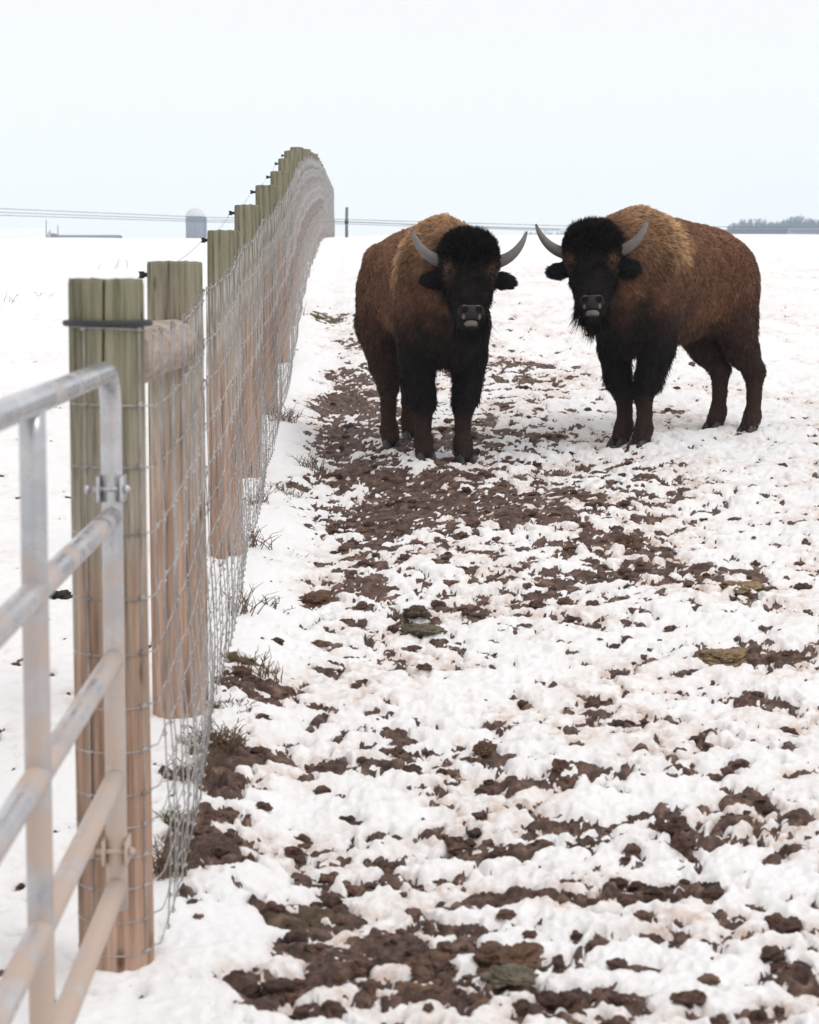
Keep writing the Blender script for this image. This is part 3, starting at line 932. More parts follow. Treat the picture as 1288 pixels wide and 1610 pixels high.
class Bison:
    def __init__(s, O, heading, feet, headpos, headyaw, headpitch, headroll, slope, size=1.0):
        s.O = O; s.hd = heading; s.slope = slope; s.size = size
        c, s_ = math.cos(heading), math.sin(heading)
        s.Rw = np.array([[c, -s_, 0], [s_, c, 0], [0, 0, 1]])
        L = lambda p: (s.Rw.T @ (np.array(p) - O))
        s.feet = {k: L(v) for k, v in feet.items()}
        s.hp = L(headpos)
        f = s.Rw.T @ np.array([math.sin(headyaw), -math.cos(headyaw), 0]); up = np.array([0, 0, 1.0])
        hx = f * math.cos(headpitch) + up * math.sin(headpitch)
        hz = up * math.cos(headpitch) - f * math.sin(headpitch)
        hy = np.cross(hz, hx)
        hz2 = hz * math.cos(headroll) + hy * math.sin(headroll); hy2 = np.cross(hz2, hx)
        s.Rh = np.stack([hx, hy2, hz2], 1)

    HS = np.array([1.05, 1.08, 1.12])

    def H(s, p): return s.hp + s.Rh @ (np.array(p, float) * s.HS)

    def legs(s):
        out = {}
        for k, f in s.feet.items():
            sy = 1 if k[1] == 'l' else -1
            fx, fy, fz = f
            if k[0] == 'f':
                top = (0.36, sy * 0.17, 0.86 + s.slope * 0.36)
                pts = [top, (0.36 + 0.2 * (fx - 0.40), sy * 0.175, 0.66 + s.slope * 0.4), (0.5 * (fx - 0.01) + 0.5 * 0.39, 0.5 * fy + 0.5 * sy * 0.165, fz + 0.44), (fx - 0.015, fy, fz + 0.36), (fx - 0.035, fy, fz + 0.22), (fx - 0.03, fy, fz + 0.125), (fx + 0.005, fy, fz + 0.05)]
                rad = [0.145, 0.112, 0.082, 0.068, 0.045, 0.055, 0.060]
            else:
                pts = [(-0.50, sy * 0.13, 0.98 - s.slope * 0.5), (-0.50, sy * 0.165, 0.76 - s.slope * 0.5), (0.55 * (fx - 0.03) - 0.45 * 0.50, 0.5 * fy + 0.5 * sy * 0.165, fz + 0.55), (fx - 0.045, fy, fz + 0.41), (fx - 0.045, fy, fz + 0.25), (fx - 0.03, fy, fz + 0.12), (fx + 0.005, fy, fz + 0.05)]
                rad = [0.19, 0.165, 0.105, 0.068, 0.045, 0.053, 0.060]
            out[k] = (pts, rad)
        return out

    def parts(s, P):
        """distances of trunk, neck, head, ears, forelegs, hindlegs, tail"""
        shp = P.shape[:-1]
        x = P[..., 0]; y = P[..., 1]; z = P[..., 2] - s.slope * P[..., 0]
        tp = np.interp(x, _sx, _top); bt = np.interp(x, _sx, _bot); wd = np.interp(x, _sx, _wid)
        c = (tp + bt) / 2; hh = (tp - bt) / 2
        t = (z - c) / hh
        hump = np.exp(-((x - 0.32) / 0.3) ** 2)
        we = wd * (1 - (0.10 + 0.26 * hump) * np.clip(t, 0, 1.2) ** 1.6 - 0.06 * np.clip(-t, 0, 1))
        rho = (np.abs(y / we) ** 2.2 + np.abs(t) ** 2.2) ** (1 / 2.2)
        tr = (rho - 1) * np.minimum(we, hh) * 0.85
        tr = np.maximum(tr, np.maximum(-0.79 - x, x - 0.74))
        # flank hollow and shoulder mass
        for sy in (1, -1):
            tr = smin(tr, d_ell(P, (0.30, sy * 0.170, 0.95 + s.slope * 0.3), (0.18, 0.105, 0.30)), 0.08)
            tr = smin(tr, d_ell(P, (-0.54, sy * 0.150, 0.96 - s.slope * 0.54), (0.20, 0.13, 0.28)), 0.08)
            tr = smin(tr, d_ell(P, (-0.42, sy * 0.22, 1.18 - s.slope * 0.42), (0.10, 0.06, 0.09)), 0.10)
        Ph = ((P - s.hp) @ s.Rh) / s.HS.astype(np.float32)
        nb = s.H((-0.15, 0, 0.02)); nb2 = s.H((-0.15, 0, -0.14))
        nk = d_cone(P, (0.40, 0, 1.17 + s.slope * 0.4), nb, 0.25, 0.155)
        nk = smin(nk, d_cone(P, (0.46, 0, 0.94 + s.slope * 0.4), nb2, 0.205, 0.12), 0.08)
        nk = smin(nk, d_cone(P, (0.36, 0, 1.30 + s.slope * 0.4), nb + np.array([0, 0, 0.02]), 0.19, 0.12), 0.10)
        hd = d_ell(Ph, (-0.055, 0, 0.005), (0.165, 0.152, 0.145))
        hd = smin(hd, d_cone(Ph, (-0.01, 0, -0.05), (0.045, 0, -0.27), 0.148, 0.098), 0.05)
        hd = smin(hd, d_ell(Ph, (0.075, 0, -0.345), (0.088, 0.090, 0.072)), 0.04)
        hd = smin(hd, d_cone(Ph, (-0.09, 0, -0.10), (0.0, 0, -0.345), 0.118, 0.066), 0.05)
        hd = smin(hd, d_ell(Ph, (0.065, 0, -0.395), (0.060, 0.062, 0.040)), 0.03)
        for sy in (1, -1):
            hd = smin(hd, d_ell(Ph, (-0.03, sy * 0.060, 0.050), (0.11, 0.070, 0.070)), 0.05)
            hd = smin(hd, d_ell(Ph, (0.062, sy * 0.112, -0.060), (0.045, 0.036, 0.030)), 0.03)
            hd = smin(hd, d_ell(Ph, (0.02, sy * 0.06, -0.17), (0.075, 0.062, 0.11)), 0.04)
            # eye socket
            hd = np.maximum(hd, -(d_ell(Ph, (0.098, sy * 0.138, -0.100), (0.030, 0.026, 0.020))))
        er = None
        for sy in (1, -1):
            e = smin(d_ell(Ph, (-0.080, sy * 0.208, -0.100), (0.030, 0.066, 0.043)), d_cone(Ph, (-0.07, sy * 0.13, -0.075), (-0.08, sy * 0.19, -0.095), 0.034, 0.036), 0.03)
            er = e if er is None else np.minimum(er, e)
        hd = hd * 1.07; er = er * 1.07
        lg = s.legs()
        fl = np.minimum(chain(P, *lg['fl']), chain(P, *lg['fr']))
        hl = np.minimum(chain(P, *lg['hl']), chain(P, *lg['hr']))
        zt = -s.slope * 0.75
        tl = chain(P, [(-0.74, 0, 1.20 + zt), (-0.82, 0, 1.10 + zt), (-0.84, 0, 0.90 + zt), (-0.83, 0, 0.76 + zt)], [0.035, 0.026, 0.018, 0.022])
        return [tr, nk, hd, er, fl, hl, tl], Ph

    def sdf(s, P):
        d, _ = s.parts(P)
        r_ = smin(d[0], d[1], 0.10)
        r_ = smin(r_, d[4], 0.05); r_ = smin(r_, d[5], 0.06)
        r_ = smin(r_, d[6], 0.02)
        r_ = smin(r_, d[2], 0.05); r_ = smin(r_, d[3], 0.02)
        return r_

    def color(s, P, noise, part=None):
        """albedo of the coat at local points"""
        d, Ph = s.parts(P)
        D = np.stack(d, 0)
        part = np.argmin(D, 0)
        z = P[:, 2] - s.slope * P[:, 0]; x = P[:, 0]
        nz = perlin3(P / 0.11, 5); nb = perlin3(P / 0.035, 6)
        gold = np.array([0.50, 0.315, 0.172]); brown = np.array([0.138, 0.067, 0.039]); top = np.array([0.215, 0.112, 0.066])
        dk = np.array([0.060, 0.030, 0.020]); blk = np.array([0.0105, 0.0075, 0.007])
        lo = lambda a, b, f: a + (b - a) * f[:, None]
        # trunk
        c = np.tile(brown, (len(P), 1))
        c = lo(c, top, sstep(1.10, 1.34, z + 0.05 * nz))
        c = lo(c, dk, sstep(0.86, 0.64, z + 0.06 * nz))
        c = lo(c, blk, 0.75 * sstep(0.68, 0.56, z + 0.03 * nz))
        sh = sstep(-0.05, 0.16, x)                                # shoulder darker below the cape
        c = lo(c, dk, sh * sstep(1.06, 0.84, z + 0.08 * nz))
        c = lo(c, blk, sstep(0.26, 0.56, x + 0.05 * nz) * sstep(1.04, 0.72, z + 0.10 * nz))
        cape = sstep(0.02, 0.22, x + 0.05 * nz + 0.035 * nb + 0.10 * (z - 1.2)) * sstep(1.08, 1.42, z + 0.10 * nz + 0.04 * nb + 0.09 * np.exp(-((x - 0.20) / 0.10) ** 2)) * (1 - 0.55 * sstep(0.30, 0.52, x))
        c = lo(c, gold, cape)
        # neck
        cn = np.tile(dk, (len(P), 1))
        cn = lo(cn, np.array([0.19, 0.105, 0.055]), sstep(1.14, 1.44, z + 0.08 * nz))
        cn = lo(cn, blk, sstep(1.06, 0.84, z + 0.10 * nz))
        near_head = sstep(0.10, 0.0, d[2])
        cn = lo(cn, blk, 0.85 * near_head)
        wn = np.clip(0.5 + (d[0] - d[1]) / 0.10, 0, 1)
        c = lo(c, cn, wn)
        # head, ears
        hdc = np.tile(blk, (len(P), 1))
        hdc = lo(hdc, np.array([0.015, 0.010, 0.009]), sstep(0.05, 0.8, nz + 0.3) * sstep(-0.12, -0.28, Ph[:, 2]))
        eye = np.exp(-(((np.abs(Ph[:, 1]) - 0.128) / 0.030) ** 2 + ((Ph[:, 2] + 0.085) / 0.038) ** 2)) * (Ph[:, 0] > 0.0)
        hdc = lo(hdc, np.array([0.12, 0.066, 0.042]), np.clip(eye * 1.2, 0, 1))
        wh = np.clip(0.5 + (np.minimum(d[0], d[1]) - np.minimum(d[2], d[3])) / 0.05, 0, 1)
        c = lo(c, hdc, wh)
        c = lo(c, np.array([0.009, 0.008, 0.008]), (part == 3) * 1.0)
        # legs
        fz = min(f[2] for f in s.feet.values())
        zl = P[:, 2] - np.where(x > 0, np.mean([s.feet['fl'][2], s.feet['fr'][2]]), np.mean([s.feet['hl'][2], s.feet['hr'][2]]))
        cf = lo(np.tile(blk, (len(P), 1)), np.array([0.040, 0.025, 0.020]), sstep(0.42, 0.18, zl + 0.05 * nz))
        ch = lo(np.tile(brown * 0.8, (len(P), 1)), dk, sstep(1.0, 0.74, zl + 0.06 * nz))
        ch = lo(ch, np.array([0.040, 0.022, 0.016]), sstep(0.76, 0.58, zl + 0.04 * nz))
        ch = lo(ch, np.array([0.048, 0.028, 0.021]), sstep(0.42, 0.26, zl + 0.04 * nz))
        wf = np.clip(0.5 + (np.minimum(d[0], d[1]) - d[4]) / 0.06, 0, 1) * sstep(0.88, 0.66, z + 0.06 * nz)
        wq = np.clip(0.5 + (d[0] - d[5]) / 0.08, 0, 1) * sstep(1.05, 0.85, z)
        c = lo(c, cf, wf); c = lo(c, ch, wq)
        c = lo(c, dk * 0.6, (part == 6) * 1.0)
        return c * noise[:, None], part, d, Ph, cape, z, zl, wn


def tri_sample(V, T, n, dens):
    a, b, c = V[T[:, 0]], V[T[:, 1]], V[T[:, 2]]
    nr = np.cross(b - a, c - a); ar = np.linalg.norm(nr, axis=1)
    p = ar * dens; p /= p.sum()
    k = rng.choice(len(T), n, p=p)
    u = rng.random((n, 2)); f = u.sum(1) > 1; u[f] = 1 - u[f]
    P = a[k] + u[:, :1] * (b[k] - a[k]) + u[:, 1:] * (c[k] - a[k])
    return P, k


def unit(v): return v / (np.linalg.norm(v, axis=-1, keepdims=True) + 1e-9)


def build_bison(bs, label, nfur=120000):
    rootz = math.atan2(bs.Rw[1, 0], bs.Rw[0, 0])
    root = link('bison', None, None, label, 'bison', 'bison standing in the snow', None, bs.O, rootz)
    h = 0.0125
    lo = np.array([-0.92, -0.45, -0.30]); hi = np.array([1.20, 0.45, 1.72])
    for p in ((0.1, 0.35, 0.2), (0.1, -0.35, 0.2), (0.2, 0, -0.5)):
        q = bs.H(p); lo = np.minimum(lo, q - 0.08); hi = np.maximum(hi, q + 0.08)
    ns = np.ceil((hi - lo) / h).astype(int)
    ax = [lo[i] + h * np.arange(ns[i]) for i in range(3)]
    F = np.empty(ns, np.float32)
    for i0 in range(0, ns[0], 24):
        G = np.stack(np.meshgrid(ax[0][i0:i0 + 24], ax[1], ax[2], indexing='ij'), -1).astype(np.float32)
        F[i0:i0 + 24] = bs.sdf(G)
    V, Q = surface_nets(F, lo, h)
    # vertex normals from field gradient
    e = 0.006
    Vf = V.astype(np.float32)
    Nn = np.stack([bs.sdf(Vf + np.array(o_, np.float32)) - bs.sdf(Vf - np.array(o_, np.float32)) for o_ in ((e, 0, 0), (0, e, 0), (0, 0, e))], 1)
    Nn = unit(Nn)
    col = bs.color(Vf, np.ones(len(V)))[0]
    body = link('body', np_mesh('bison_body', V, Q, None, M_skin, True, {'Col': col * 0.75}), root)
    # ---- fur
    T = np.concatenate([Q[:, [0, 1, 2]], Q[:, [0, 2, 3]]])
    cen = V[T].mean(1)
    headd = np.linalg.norm((cen - bs.hp) / 0.35, axis=1)
    dens = 1.0 + 0.9 * np.exp(-headd ** 2)
    P, k = tri_sample(V, T, nfur, dens)
    Np = unit(Nn[T[k]].mean(1))
    clump = perlin3(P / 0.028, 7); cl2 = perlin3(P / 0.06, 8); cl3 = perlin3(P / 0.06, 9)
    c, part, d, Ph, cape, z, zl, wn = bs.color(P, np.ones(len(P)))
    n_ = len(P)
    Lh = np.full(n_, 0.026)
    comb = np.tile(np.array([-0.55, 0, -0.80]), (n_, 1))
    lift = np.full(n_, 0.42)
    x = P[:, 0]
    backness = sstep(1.15, 1.35, z)
    comb[:, 0] = -0.55 - 0.45 * backness; comb[:, 2] = -0.8 + 0.6 * backness
    lift += 0.15 * backness
    # belly fringe
    bf = (part == 0) * sstep(0.76, 0.66, z) * (x > -0.45)
    Lh = Lh + bf * 0.055 * rng.random(n_); comb = comb * (1 - bf[:, None]) + np.array([-0.2, 0, -1.0]) * bf[:, None]; lift *= (1 - 0.6 * bf)
    # cape
    Lh = Lh + 0.026 * cape; lift = lift + 0.14 * cape
    nkw = wn * (part <= 1)
    Lh = Lh + 0.022 * nkw; lift = lift + 0.10 * nkw
    comb = comb * (1 - 0.5 * nkw[:, None]) + np.array([-0.35, 0, -0.5]) * nkw[:, None]
    # chest apron
    ap = (part <= 1) * sstep(0.35, 0.5, x) * sstep(0.95, 0.75, z)
    Lh = Lh + 0.025 * ap; comb = comb * (1 - ap[:, None]) + np.array([0.05, 0, -1.0]) * ap[:, None]
    hx, hy, hz = bs.Rh[:, 0], bs.Rh[:, 1], bs.Rh[:, 2]
    ish = part == 2
    topf = sstep(-0.20, 0.10, Ph[:, 2] + 0.03 * clump)
    facef = 1 - topf
    pad = ish & (np.linalg.norm((Ph - np.array([0.135, 0, -0.352])) / np.array([0.050, 0.055, 0.055]), axis=1) < 1.0)
    Lh = np.where(ish, 0.019 + 0.032 * topf ** 1.2 * (0.5 + 0.9 * rng.random(n_)) * (1 - 0.45 * sstep(0.09, 0.15, np.abs(Ph[:, 1]))), Lh)
    upn = unit(Np + hz[None] * 0.55 + hx[None] * 0.15)
    comb = np.where(ish[:, None], topf[:, None] * upn + facef[:, None] * (-hz)[None], comb)
    lift = np.where(ish, 0.35 + 0.5 * topf, lift)
    # cheek and jaw hair, beard
    jaw = ish * sstep(0.02, -0.06, Ph[:, 0]) * sstep(-0.05, -0.14, Ph[:, 2])
    Lh = Lh + 0.035 * jaw; comb = comb * (1 - jaw[:, None]) + np.array([0, 0, -1.0]) * jaw[:, None]
    brd = ish * sstep(-0.26, -0.34, Ph[:, 2]) * sstep(0.085, 0.02, Ph[:, 0]) * sstep(-0.16, -0.06, Ph[:, 0])
    Lh = Lh + brd * 0.15 * rng.random(n_) ** 0.6; comb = comb * (1 - brd[:, None]) + (np.array([0, 0, -1.0]) + 0.25 * (-hx))[None] * brd[:, None]; lift = lift * (1 - 0.7 * brd)
    # ears
    ie = part == 3
    out = unit(Ph[:, 1:2] * hy[None])
    Lh = np.where(ie, 0.014 + 0.018 * rng.random(n_), Lh); comb = np.where(ie[:, None], 0.6 * out + np.array([0, 0, -0.35]), comb); lift = np.where(ie, 0.4, lift)
    # legs
    il = (part == 4) | (part == 5)
    Lh = np.where(il, 0.012 + 0.014 * sstep(0.2, 0.5, zl) + 0.010 * sstep(0.16, 0.08, zl), Lh)
    comb = np.where(il[:, None], np.array([0.0, 0, -1.0])[None], comb); lift = np.where(il, 0.25, lift)
    chaps = (part == 4) * sstep(0.30, 0.42, zl) * sstep(0.75, 0.5, zl)
    back = chaps * (0.5 + 0.5 * sstep(0.1, -0.5, Np[:, 0]))
    Lh = Lh + back * 0.06 * rng.random(n_)
    hq = (part == 5) * sstep(0.42, 0.5, zl) * sstep(0.1, 0.7, np.abs(Np[:, 0]))
    Lh = Lh + hq * 0.03 * rng.random(n_)
    it = part == 6
    Lh = np.where(it, 0.02 + 0.14 * sstep(0.86, 0.78, z), Lh); comb = np.where(it[:, None], np.array([0, 0, -1.0])[None], comb)
    keep = ~pad & (zl > 0.035)
    keep &= ~(ish & (Ph[:, 2] < 0) & (np.linalg.norm((np.abs(Ph) - np.array([0.092, 0.127, 0.102])) / np.array([0.05, 0.026, 0.020]), axis=1) < 1))
    # orientation
    comb = unit(comb - Np * (comb * Np).sum(1, keepdims=True) * 0.8 * (1 - 0.9 * np.clip(brd + bf + back, 0, 1))[:, None] * (~ish | (topf < 0.5))[:, None])
    jit = np.stack([cl2, cl3, clump], 1) * (0.38 + 0.30 * ish)[:, None] + rng.normal(size=(n_, 3)) * 0.13
    d0 = unit(Np * lift[:, None] + comb * (1 - 0.5 * lift)[:, None] + jit)
    d1 = unit(comb + Np * 0.12 + jit * 1.5 + np.array([0, 0, -0.25]) * (~ish)[:, None])
    Lh = Lh * (0.75 + 0.5 * rng.random(n_)) * (1 + 0.25 * clump)
    wdt = (0.0022 + 0.0012 * rng.random(n_)) * np.where(Lh > 0.07, 0.85, 1.0)
    shade = (1 + 0.22 * clump + 0.24 * cl2 + 0.16 * rng.normal(size=n_)).clip(0.35, 2.0)
    colr = c * shade[:, None]
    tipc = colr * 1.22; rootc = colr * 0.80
    sel = np.where(keep)[0]
    P, Np, d0, d1, Lh, wdt = P[sel], Np[sel], d0[sel], d1[sel], Lh[sel], wdt[sel]
    side = unit(np.cross(d0, Np + 0.35 * rng.normal(size=(len(sel), 3))))
    kd = KDTree(len(P) // 14)
    cidx = rng.choice(len(P), len(P) // 14, replace=False)
    for q_, j_ in enumerate(cidx): kd.insert(P[j_], q_)
    kd.balance()
    near_ = cidx[np.array([kd.find(p_)[1] for p_ in P])]
    p0 = P - Np * 0.003; p1 = P + d0 * (Lh * 0.5)[:, None]; p2 = p1 + unit(d0 * 0.25 + d1)* (Lh * 0.5)[:, None]
    cf_ = (0.25 + 0.35 * cape[sel])[:, None] * np.clip(1.3 - np.linalg.norm(P - P[near_], axis=1) / 0.035, 0, 1)[:, None] 
    p1 = p1 + (p1[near_] + (P - P[near_]) * 0.7 - p1) * cf_ * 0.5
    p2 = p2 + (p2[near_] + (P - P[near_]) * 0.25 - p2) * cf_
    csh = (1 + 0.15 * rng.normal(size=len(P)))[near_].clip(0.4, 1.9)[:, None]
    w_ = wdt[:, None]
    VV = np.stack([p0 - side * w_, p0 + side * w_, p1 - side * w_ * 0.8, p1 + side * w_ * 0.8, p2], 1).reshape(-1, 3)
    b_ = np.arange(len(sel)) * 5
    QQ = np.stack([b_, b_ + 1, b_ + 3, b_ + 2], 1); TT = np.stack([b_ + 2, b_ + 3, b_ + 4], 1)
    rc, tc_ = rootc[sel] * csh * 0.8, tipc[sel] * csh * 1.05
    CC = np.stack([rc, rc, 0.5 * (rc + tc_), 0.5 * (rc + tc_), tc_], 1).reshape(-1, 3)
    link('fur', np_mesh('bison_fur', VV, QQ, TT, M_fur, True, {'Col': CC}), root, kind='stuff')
    # ---- horns
    for sy in (1, -1):
        ctl = np.array([(-0.045, 0.11, -0.005), (-0.04, 0.20, -0.015), (-0.03, 0.290, 0.020), (-0.005, 0.340, 0.095), (0.012, 0.362, 0.160)])
        ctl[:, 1] *= sy * 0.905
        tt = np.linspace(0, 1, 26)
        from_pts = np.array([_bez(ctl, t) for t in tt])
        rad = 0.040 * (1 - tt ** 1.2) ** 0.75 + 0.0045
        rad *= 1 + 0.02 * np.sin(tt * 60) * (1 - tt)
        mb = MB(); mb.tube([bs.H(p) for p in from_pts], rad, 18)
        n_v = 26 * 18
        tcol = np.concatenate([np.repeat(tt, 18), [0, 1]])
        cc_ = np.array([0.10, 0.088, 0.084]) * (1 - tcol[:, None]) + np.array([0.20, 0.19, 0.185]) * tcol[:, None]
        cc_ = np.where((tcol > 0.93)[:, None], np.array([0.10, 0.095, 0.095]), cc_)
        link('horn', mb.mesh('horn', M_horn, True, {'Col': cc_}), root)
        # eye with lids
        mb = MB()
        ec = np.array([0.080, sy * 0.121, -0.100])
        th = np.linspace(0, math.pi, 13); sph = [(bs.H(ec + 0.021 * np.array([math.cos(t) * 0.7, sy * math.cos(t) * 0.7, 0]))) for t in th]
        mb.tube(np.array([bs.H(ec + np.array([0.8, sy * 0.6, 0.0]) * 0.018 * math.cos(t)) for t in th]), 0.018 * np.sin(th) + 1e-5, 16, False)
        link('eye', mb.mesh('eye', M_eye), root)
    # ---- nose pad with nostrils and pale lip, sculpted finely
    def nose_sdf(Pn):
        q = d_ell(Pn, (0.098, 0, -0.345), (0.074, 0.083, 0.060))
        q = smin(q, d_ell(Pn, (0.088, 0, -0.400), (0.058, 0.056, 0.030)), 0.012)
        for sy in (1, -1):
            q = smin(q, d_ell(Pn, (0.118, sy * 0.050, -0.335), (0.042, 0.030, 0.036)), 0.02)
            hole = d_cone(Pn, (0.205, sy * 0.054, -0.326), (0.110, sy * 0.030, -0.342), 0.021, 0.015)
            q = -smin(-q, hole, 0.008)
            q = np.maximum(q, -d_cone(Pn, (0.165, sy * 0.066, -0.350), (0.150, sy * 0.080, -0.335), 0.006, 0.006))
        q = np.maximum(q, 0.015 - (Pn[..., 0] - 0.045) - 0.0)      # only the front of the muzzle
        slit = np.abs(Pn[..., 2] + 0.3855 + 0.4 * Pn[..., 1] ** 2 * 8) - 0.003
        q = np.maximum(q, -np.maximum(slit, 0.125 - Pn[..., 0]))
        return q
    hn_ = 0.0045
    l_ = np.array([0.03, -0.11, -0.46]); u_ = np.array([0.20, 0.11, -0.26])
    nn_ = np.ceil((u_ - l_) / hn_).astype(int)
    G = np.stack(np.meshgrid(*[l_[i] + hn_ * np.arange(nn_[i]) for i in range(3)], indexing='ij'), -1).astype(np.float32)
    Vn, Qn = surface_nets(nose_sdf(G), l_, hn_)
    yy_, zz_, xx_ = np.abs(Vn[:, 1]), Vn[:, 2], Vn[:, 0]
    cn = np.tile(np.array([0.013, 0.010, 0.009]), (len(Vn), 1))
    padm = (sstep(0.046, 0.036, yy_ - 0.25 * np.clip(zz_ + 0.345, -0.02, 0.05)) * sstep(-0.300, -0.312, zz_) * sstep(-0.386, -0.380, zz_))[:, None]
    cn = cn * (1 - padm) + np.array([0.024, 0.024, 0.026]) * padm
    rim = np.exp(-((zz_ + 0.303 + 3.0 * yy_ ** 2) / 0.008) ** 2) * sstep(0.062, 0.045, yy_)
    cn = cn * (1 - 0.9 * rim[:, None]) + np.array([0.17, 0.15, 0.14]) * 0.9 * rim[:, None]
    side_w = np.exp(-(((yy_ - 0.050) / 0.008) ** 2 + ((zz_ + 0.372) / 0.013) ** 2))
    cn = cn * (1 - 0.8 * side_w[:, None]) + np.array([0.26, 0.23, 0.21]) * 0.8 * side_w[:, None]
    lip = sstep(-0.387, -0.394, zz_) * sstep(-0.425, -0.410, zz_) * sstep(0.056, 0.040, yy_)
    cn = cn * (1 - 0.85 * lip[:, None]) + np.array([0.20, 0.172, 0.155]) * 0.85 * lip[:, None]
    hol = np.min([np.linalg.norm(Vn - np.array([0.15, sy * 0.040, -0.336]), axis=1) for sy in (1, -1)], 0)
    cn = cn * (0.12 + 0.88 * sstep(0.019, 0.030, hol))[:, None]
    link('nose', np_mesh('nose', bs.hp + (Vn * bs.HS * np.array([1, 0.9, 1])) @ bs.Rh.T, Qn, None, M_nose, True, {'Col': cn}), root)
    # ---- cloven hooves
    for k_, f in bs.feet.items():
        mb = MB()
        for sy in (1, -1):
            th = np.arange(14) * 2 * math.pi / 14
            rings = []
            for zz, sc, fw in ((-0.020, 0.98, 0.020), (-0.008, 1.0, 0.018), (0.018, 0.90, 0.008), (0.040, 0.76, -0.004), (0.055, 0.55, -0.012)):
                xr = 0.060 * np.cos(th); xr = np.where(xr > 0, xr * 1.12, xr * 0.8)
                yr = 0.034 * np.sin(th) * (1 - 0.28 * np.clip(np.cos(th), 0, 1))
                rings.append(np.stack([f[0] + 0.022 + fw + xr * sc, f[1] + sy * 0.033 + yr * sc + sy * 0.006 * np.cos(th), np.full(14, f[2] + zz)], 1))
            Vh = np.concatenate(rings + [[rings[-1].mean(0)]])
            i0 = (np.arange(4)[:, None] * 14 + np.arange(14)[None]).ravel(); i1 = (np.arange(4)[:, None] * 14 + (np.arange(14)[None] + 1) % 14).ravel()
            kk = np.arange(14)
            mb.add(Vh, np.stack([i0, i1, i1 + 14, i0 + 14], 1), np.stack([np.full(14, 70), 56 + kk, 56 + (kk + 1) % 14], 1))
        link('hoof', mb.mesh('hoof', M_hoof), root)
    return root


def _bez(c, t):
    c = np.array(c, float)
    while len(c) > 1: c = c[:-1] * (1 - t) + c[1:] * t
    return c[0]


def foot(px, py):
    p = hit(px, py)
    return np.array([p[0], p[1], float(base(p[0], p[1])) + 0.010])


def make(front, theta, feet_px, head_px, head_ahead, yaw, pitch, roll, label, mirror):
    th = R(theta)
    fwd = np.array([math.sin(th), -math.cos(th)])
    feet = {k: foot(*v) for k, v in feet_px.items()}
    fm = (feet['fl'] + feet['fr']) / 2
    O2 = fm[:2] - fwd * 0.40
    zf = fm[2]; hm = (feet['hl'] + feet['hr']) / 2
    d_ = np.linalg.norm(fm[:2] - hm[:2])
    sl_ = (zf - hm[2]) / d_
    O = np.array([O2[0], O2[1], zf - sl_ * 0.40])
    hY = fm[1] - head_ahead * math.cos(th)
    hp = at(*head_px, hY)
    bs = Bison(O, math.atan2(fwd[1], fwd[0]), feet, hp, R(yaw), R(pitch), R(roll), sl_)
    print('BISON', O, 'slope', round(sl_, 3), {k: v.round(2).tolist() for k, v in bs.feet.items()}, 'head', bs.hp.round(2).tolist())
    return build_bison(bs, label)


make(None, 17, {'fr': (668, 726), 'fl': (730, 729), 'hr': (614, 706), 'hl': (646, 692)}, (738, 407), 0.42, 3, 16, 1,
     'dark-faced bison standing beside the fence, head-on, on the muddy track', 1)
make(None, -44, {'fr': (977, 702), 'fl': (1008, 706), 'hr': (1125, 677), 'hl': (1179, 683)}, (931, 392), 0.45, -8, 14, -2,
     'bison with golden shoulder cape standing side-on in open snow, head turned', -1)

# ------------------------------------------------------------------ loose clods
def ico(sub):
    import bmesh
    bm = bmesh.new(); bmesh.ops.create_icosphere(bm, subdivisions=sub, radius=1.0)
    v = np.array([x.co[:] for x in bm.verts]); f = np.array([[q.index for q in p.verts] for p in bm.faces]); bm.free()
    return v, f


IV1, IF1 = ico(2); IV2, IF2 = ico(3); IV3, IF3 = ico(5)


def clod(v, seed, amp=0.55):
    rg = 1 - 2 * np.abs(perlin3(v * 2.3, seed + 3))
    return v * (0.9 + amp * perlin3(v * 1.3, seed) + 0.28 * amp * rg + 0.5 * amp * perlin3(v * 3.7, seed + 5) + 0.4 * amp * perlin3(v * 8.5, seed + 9))[:, None]


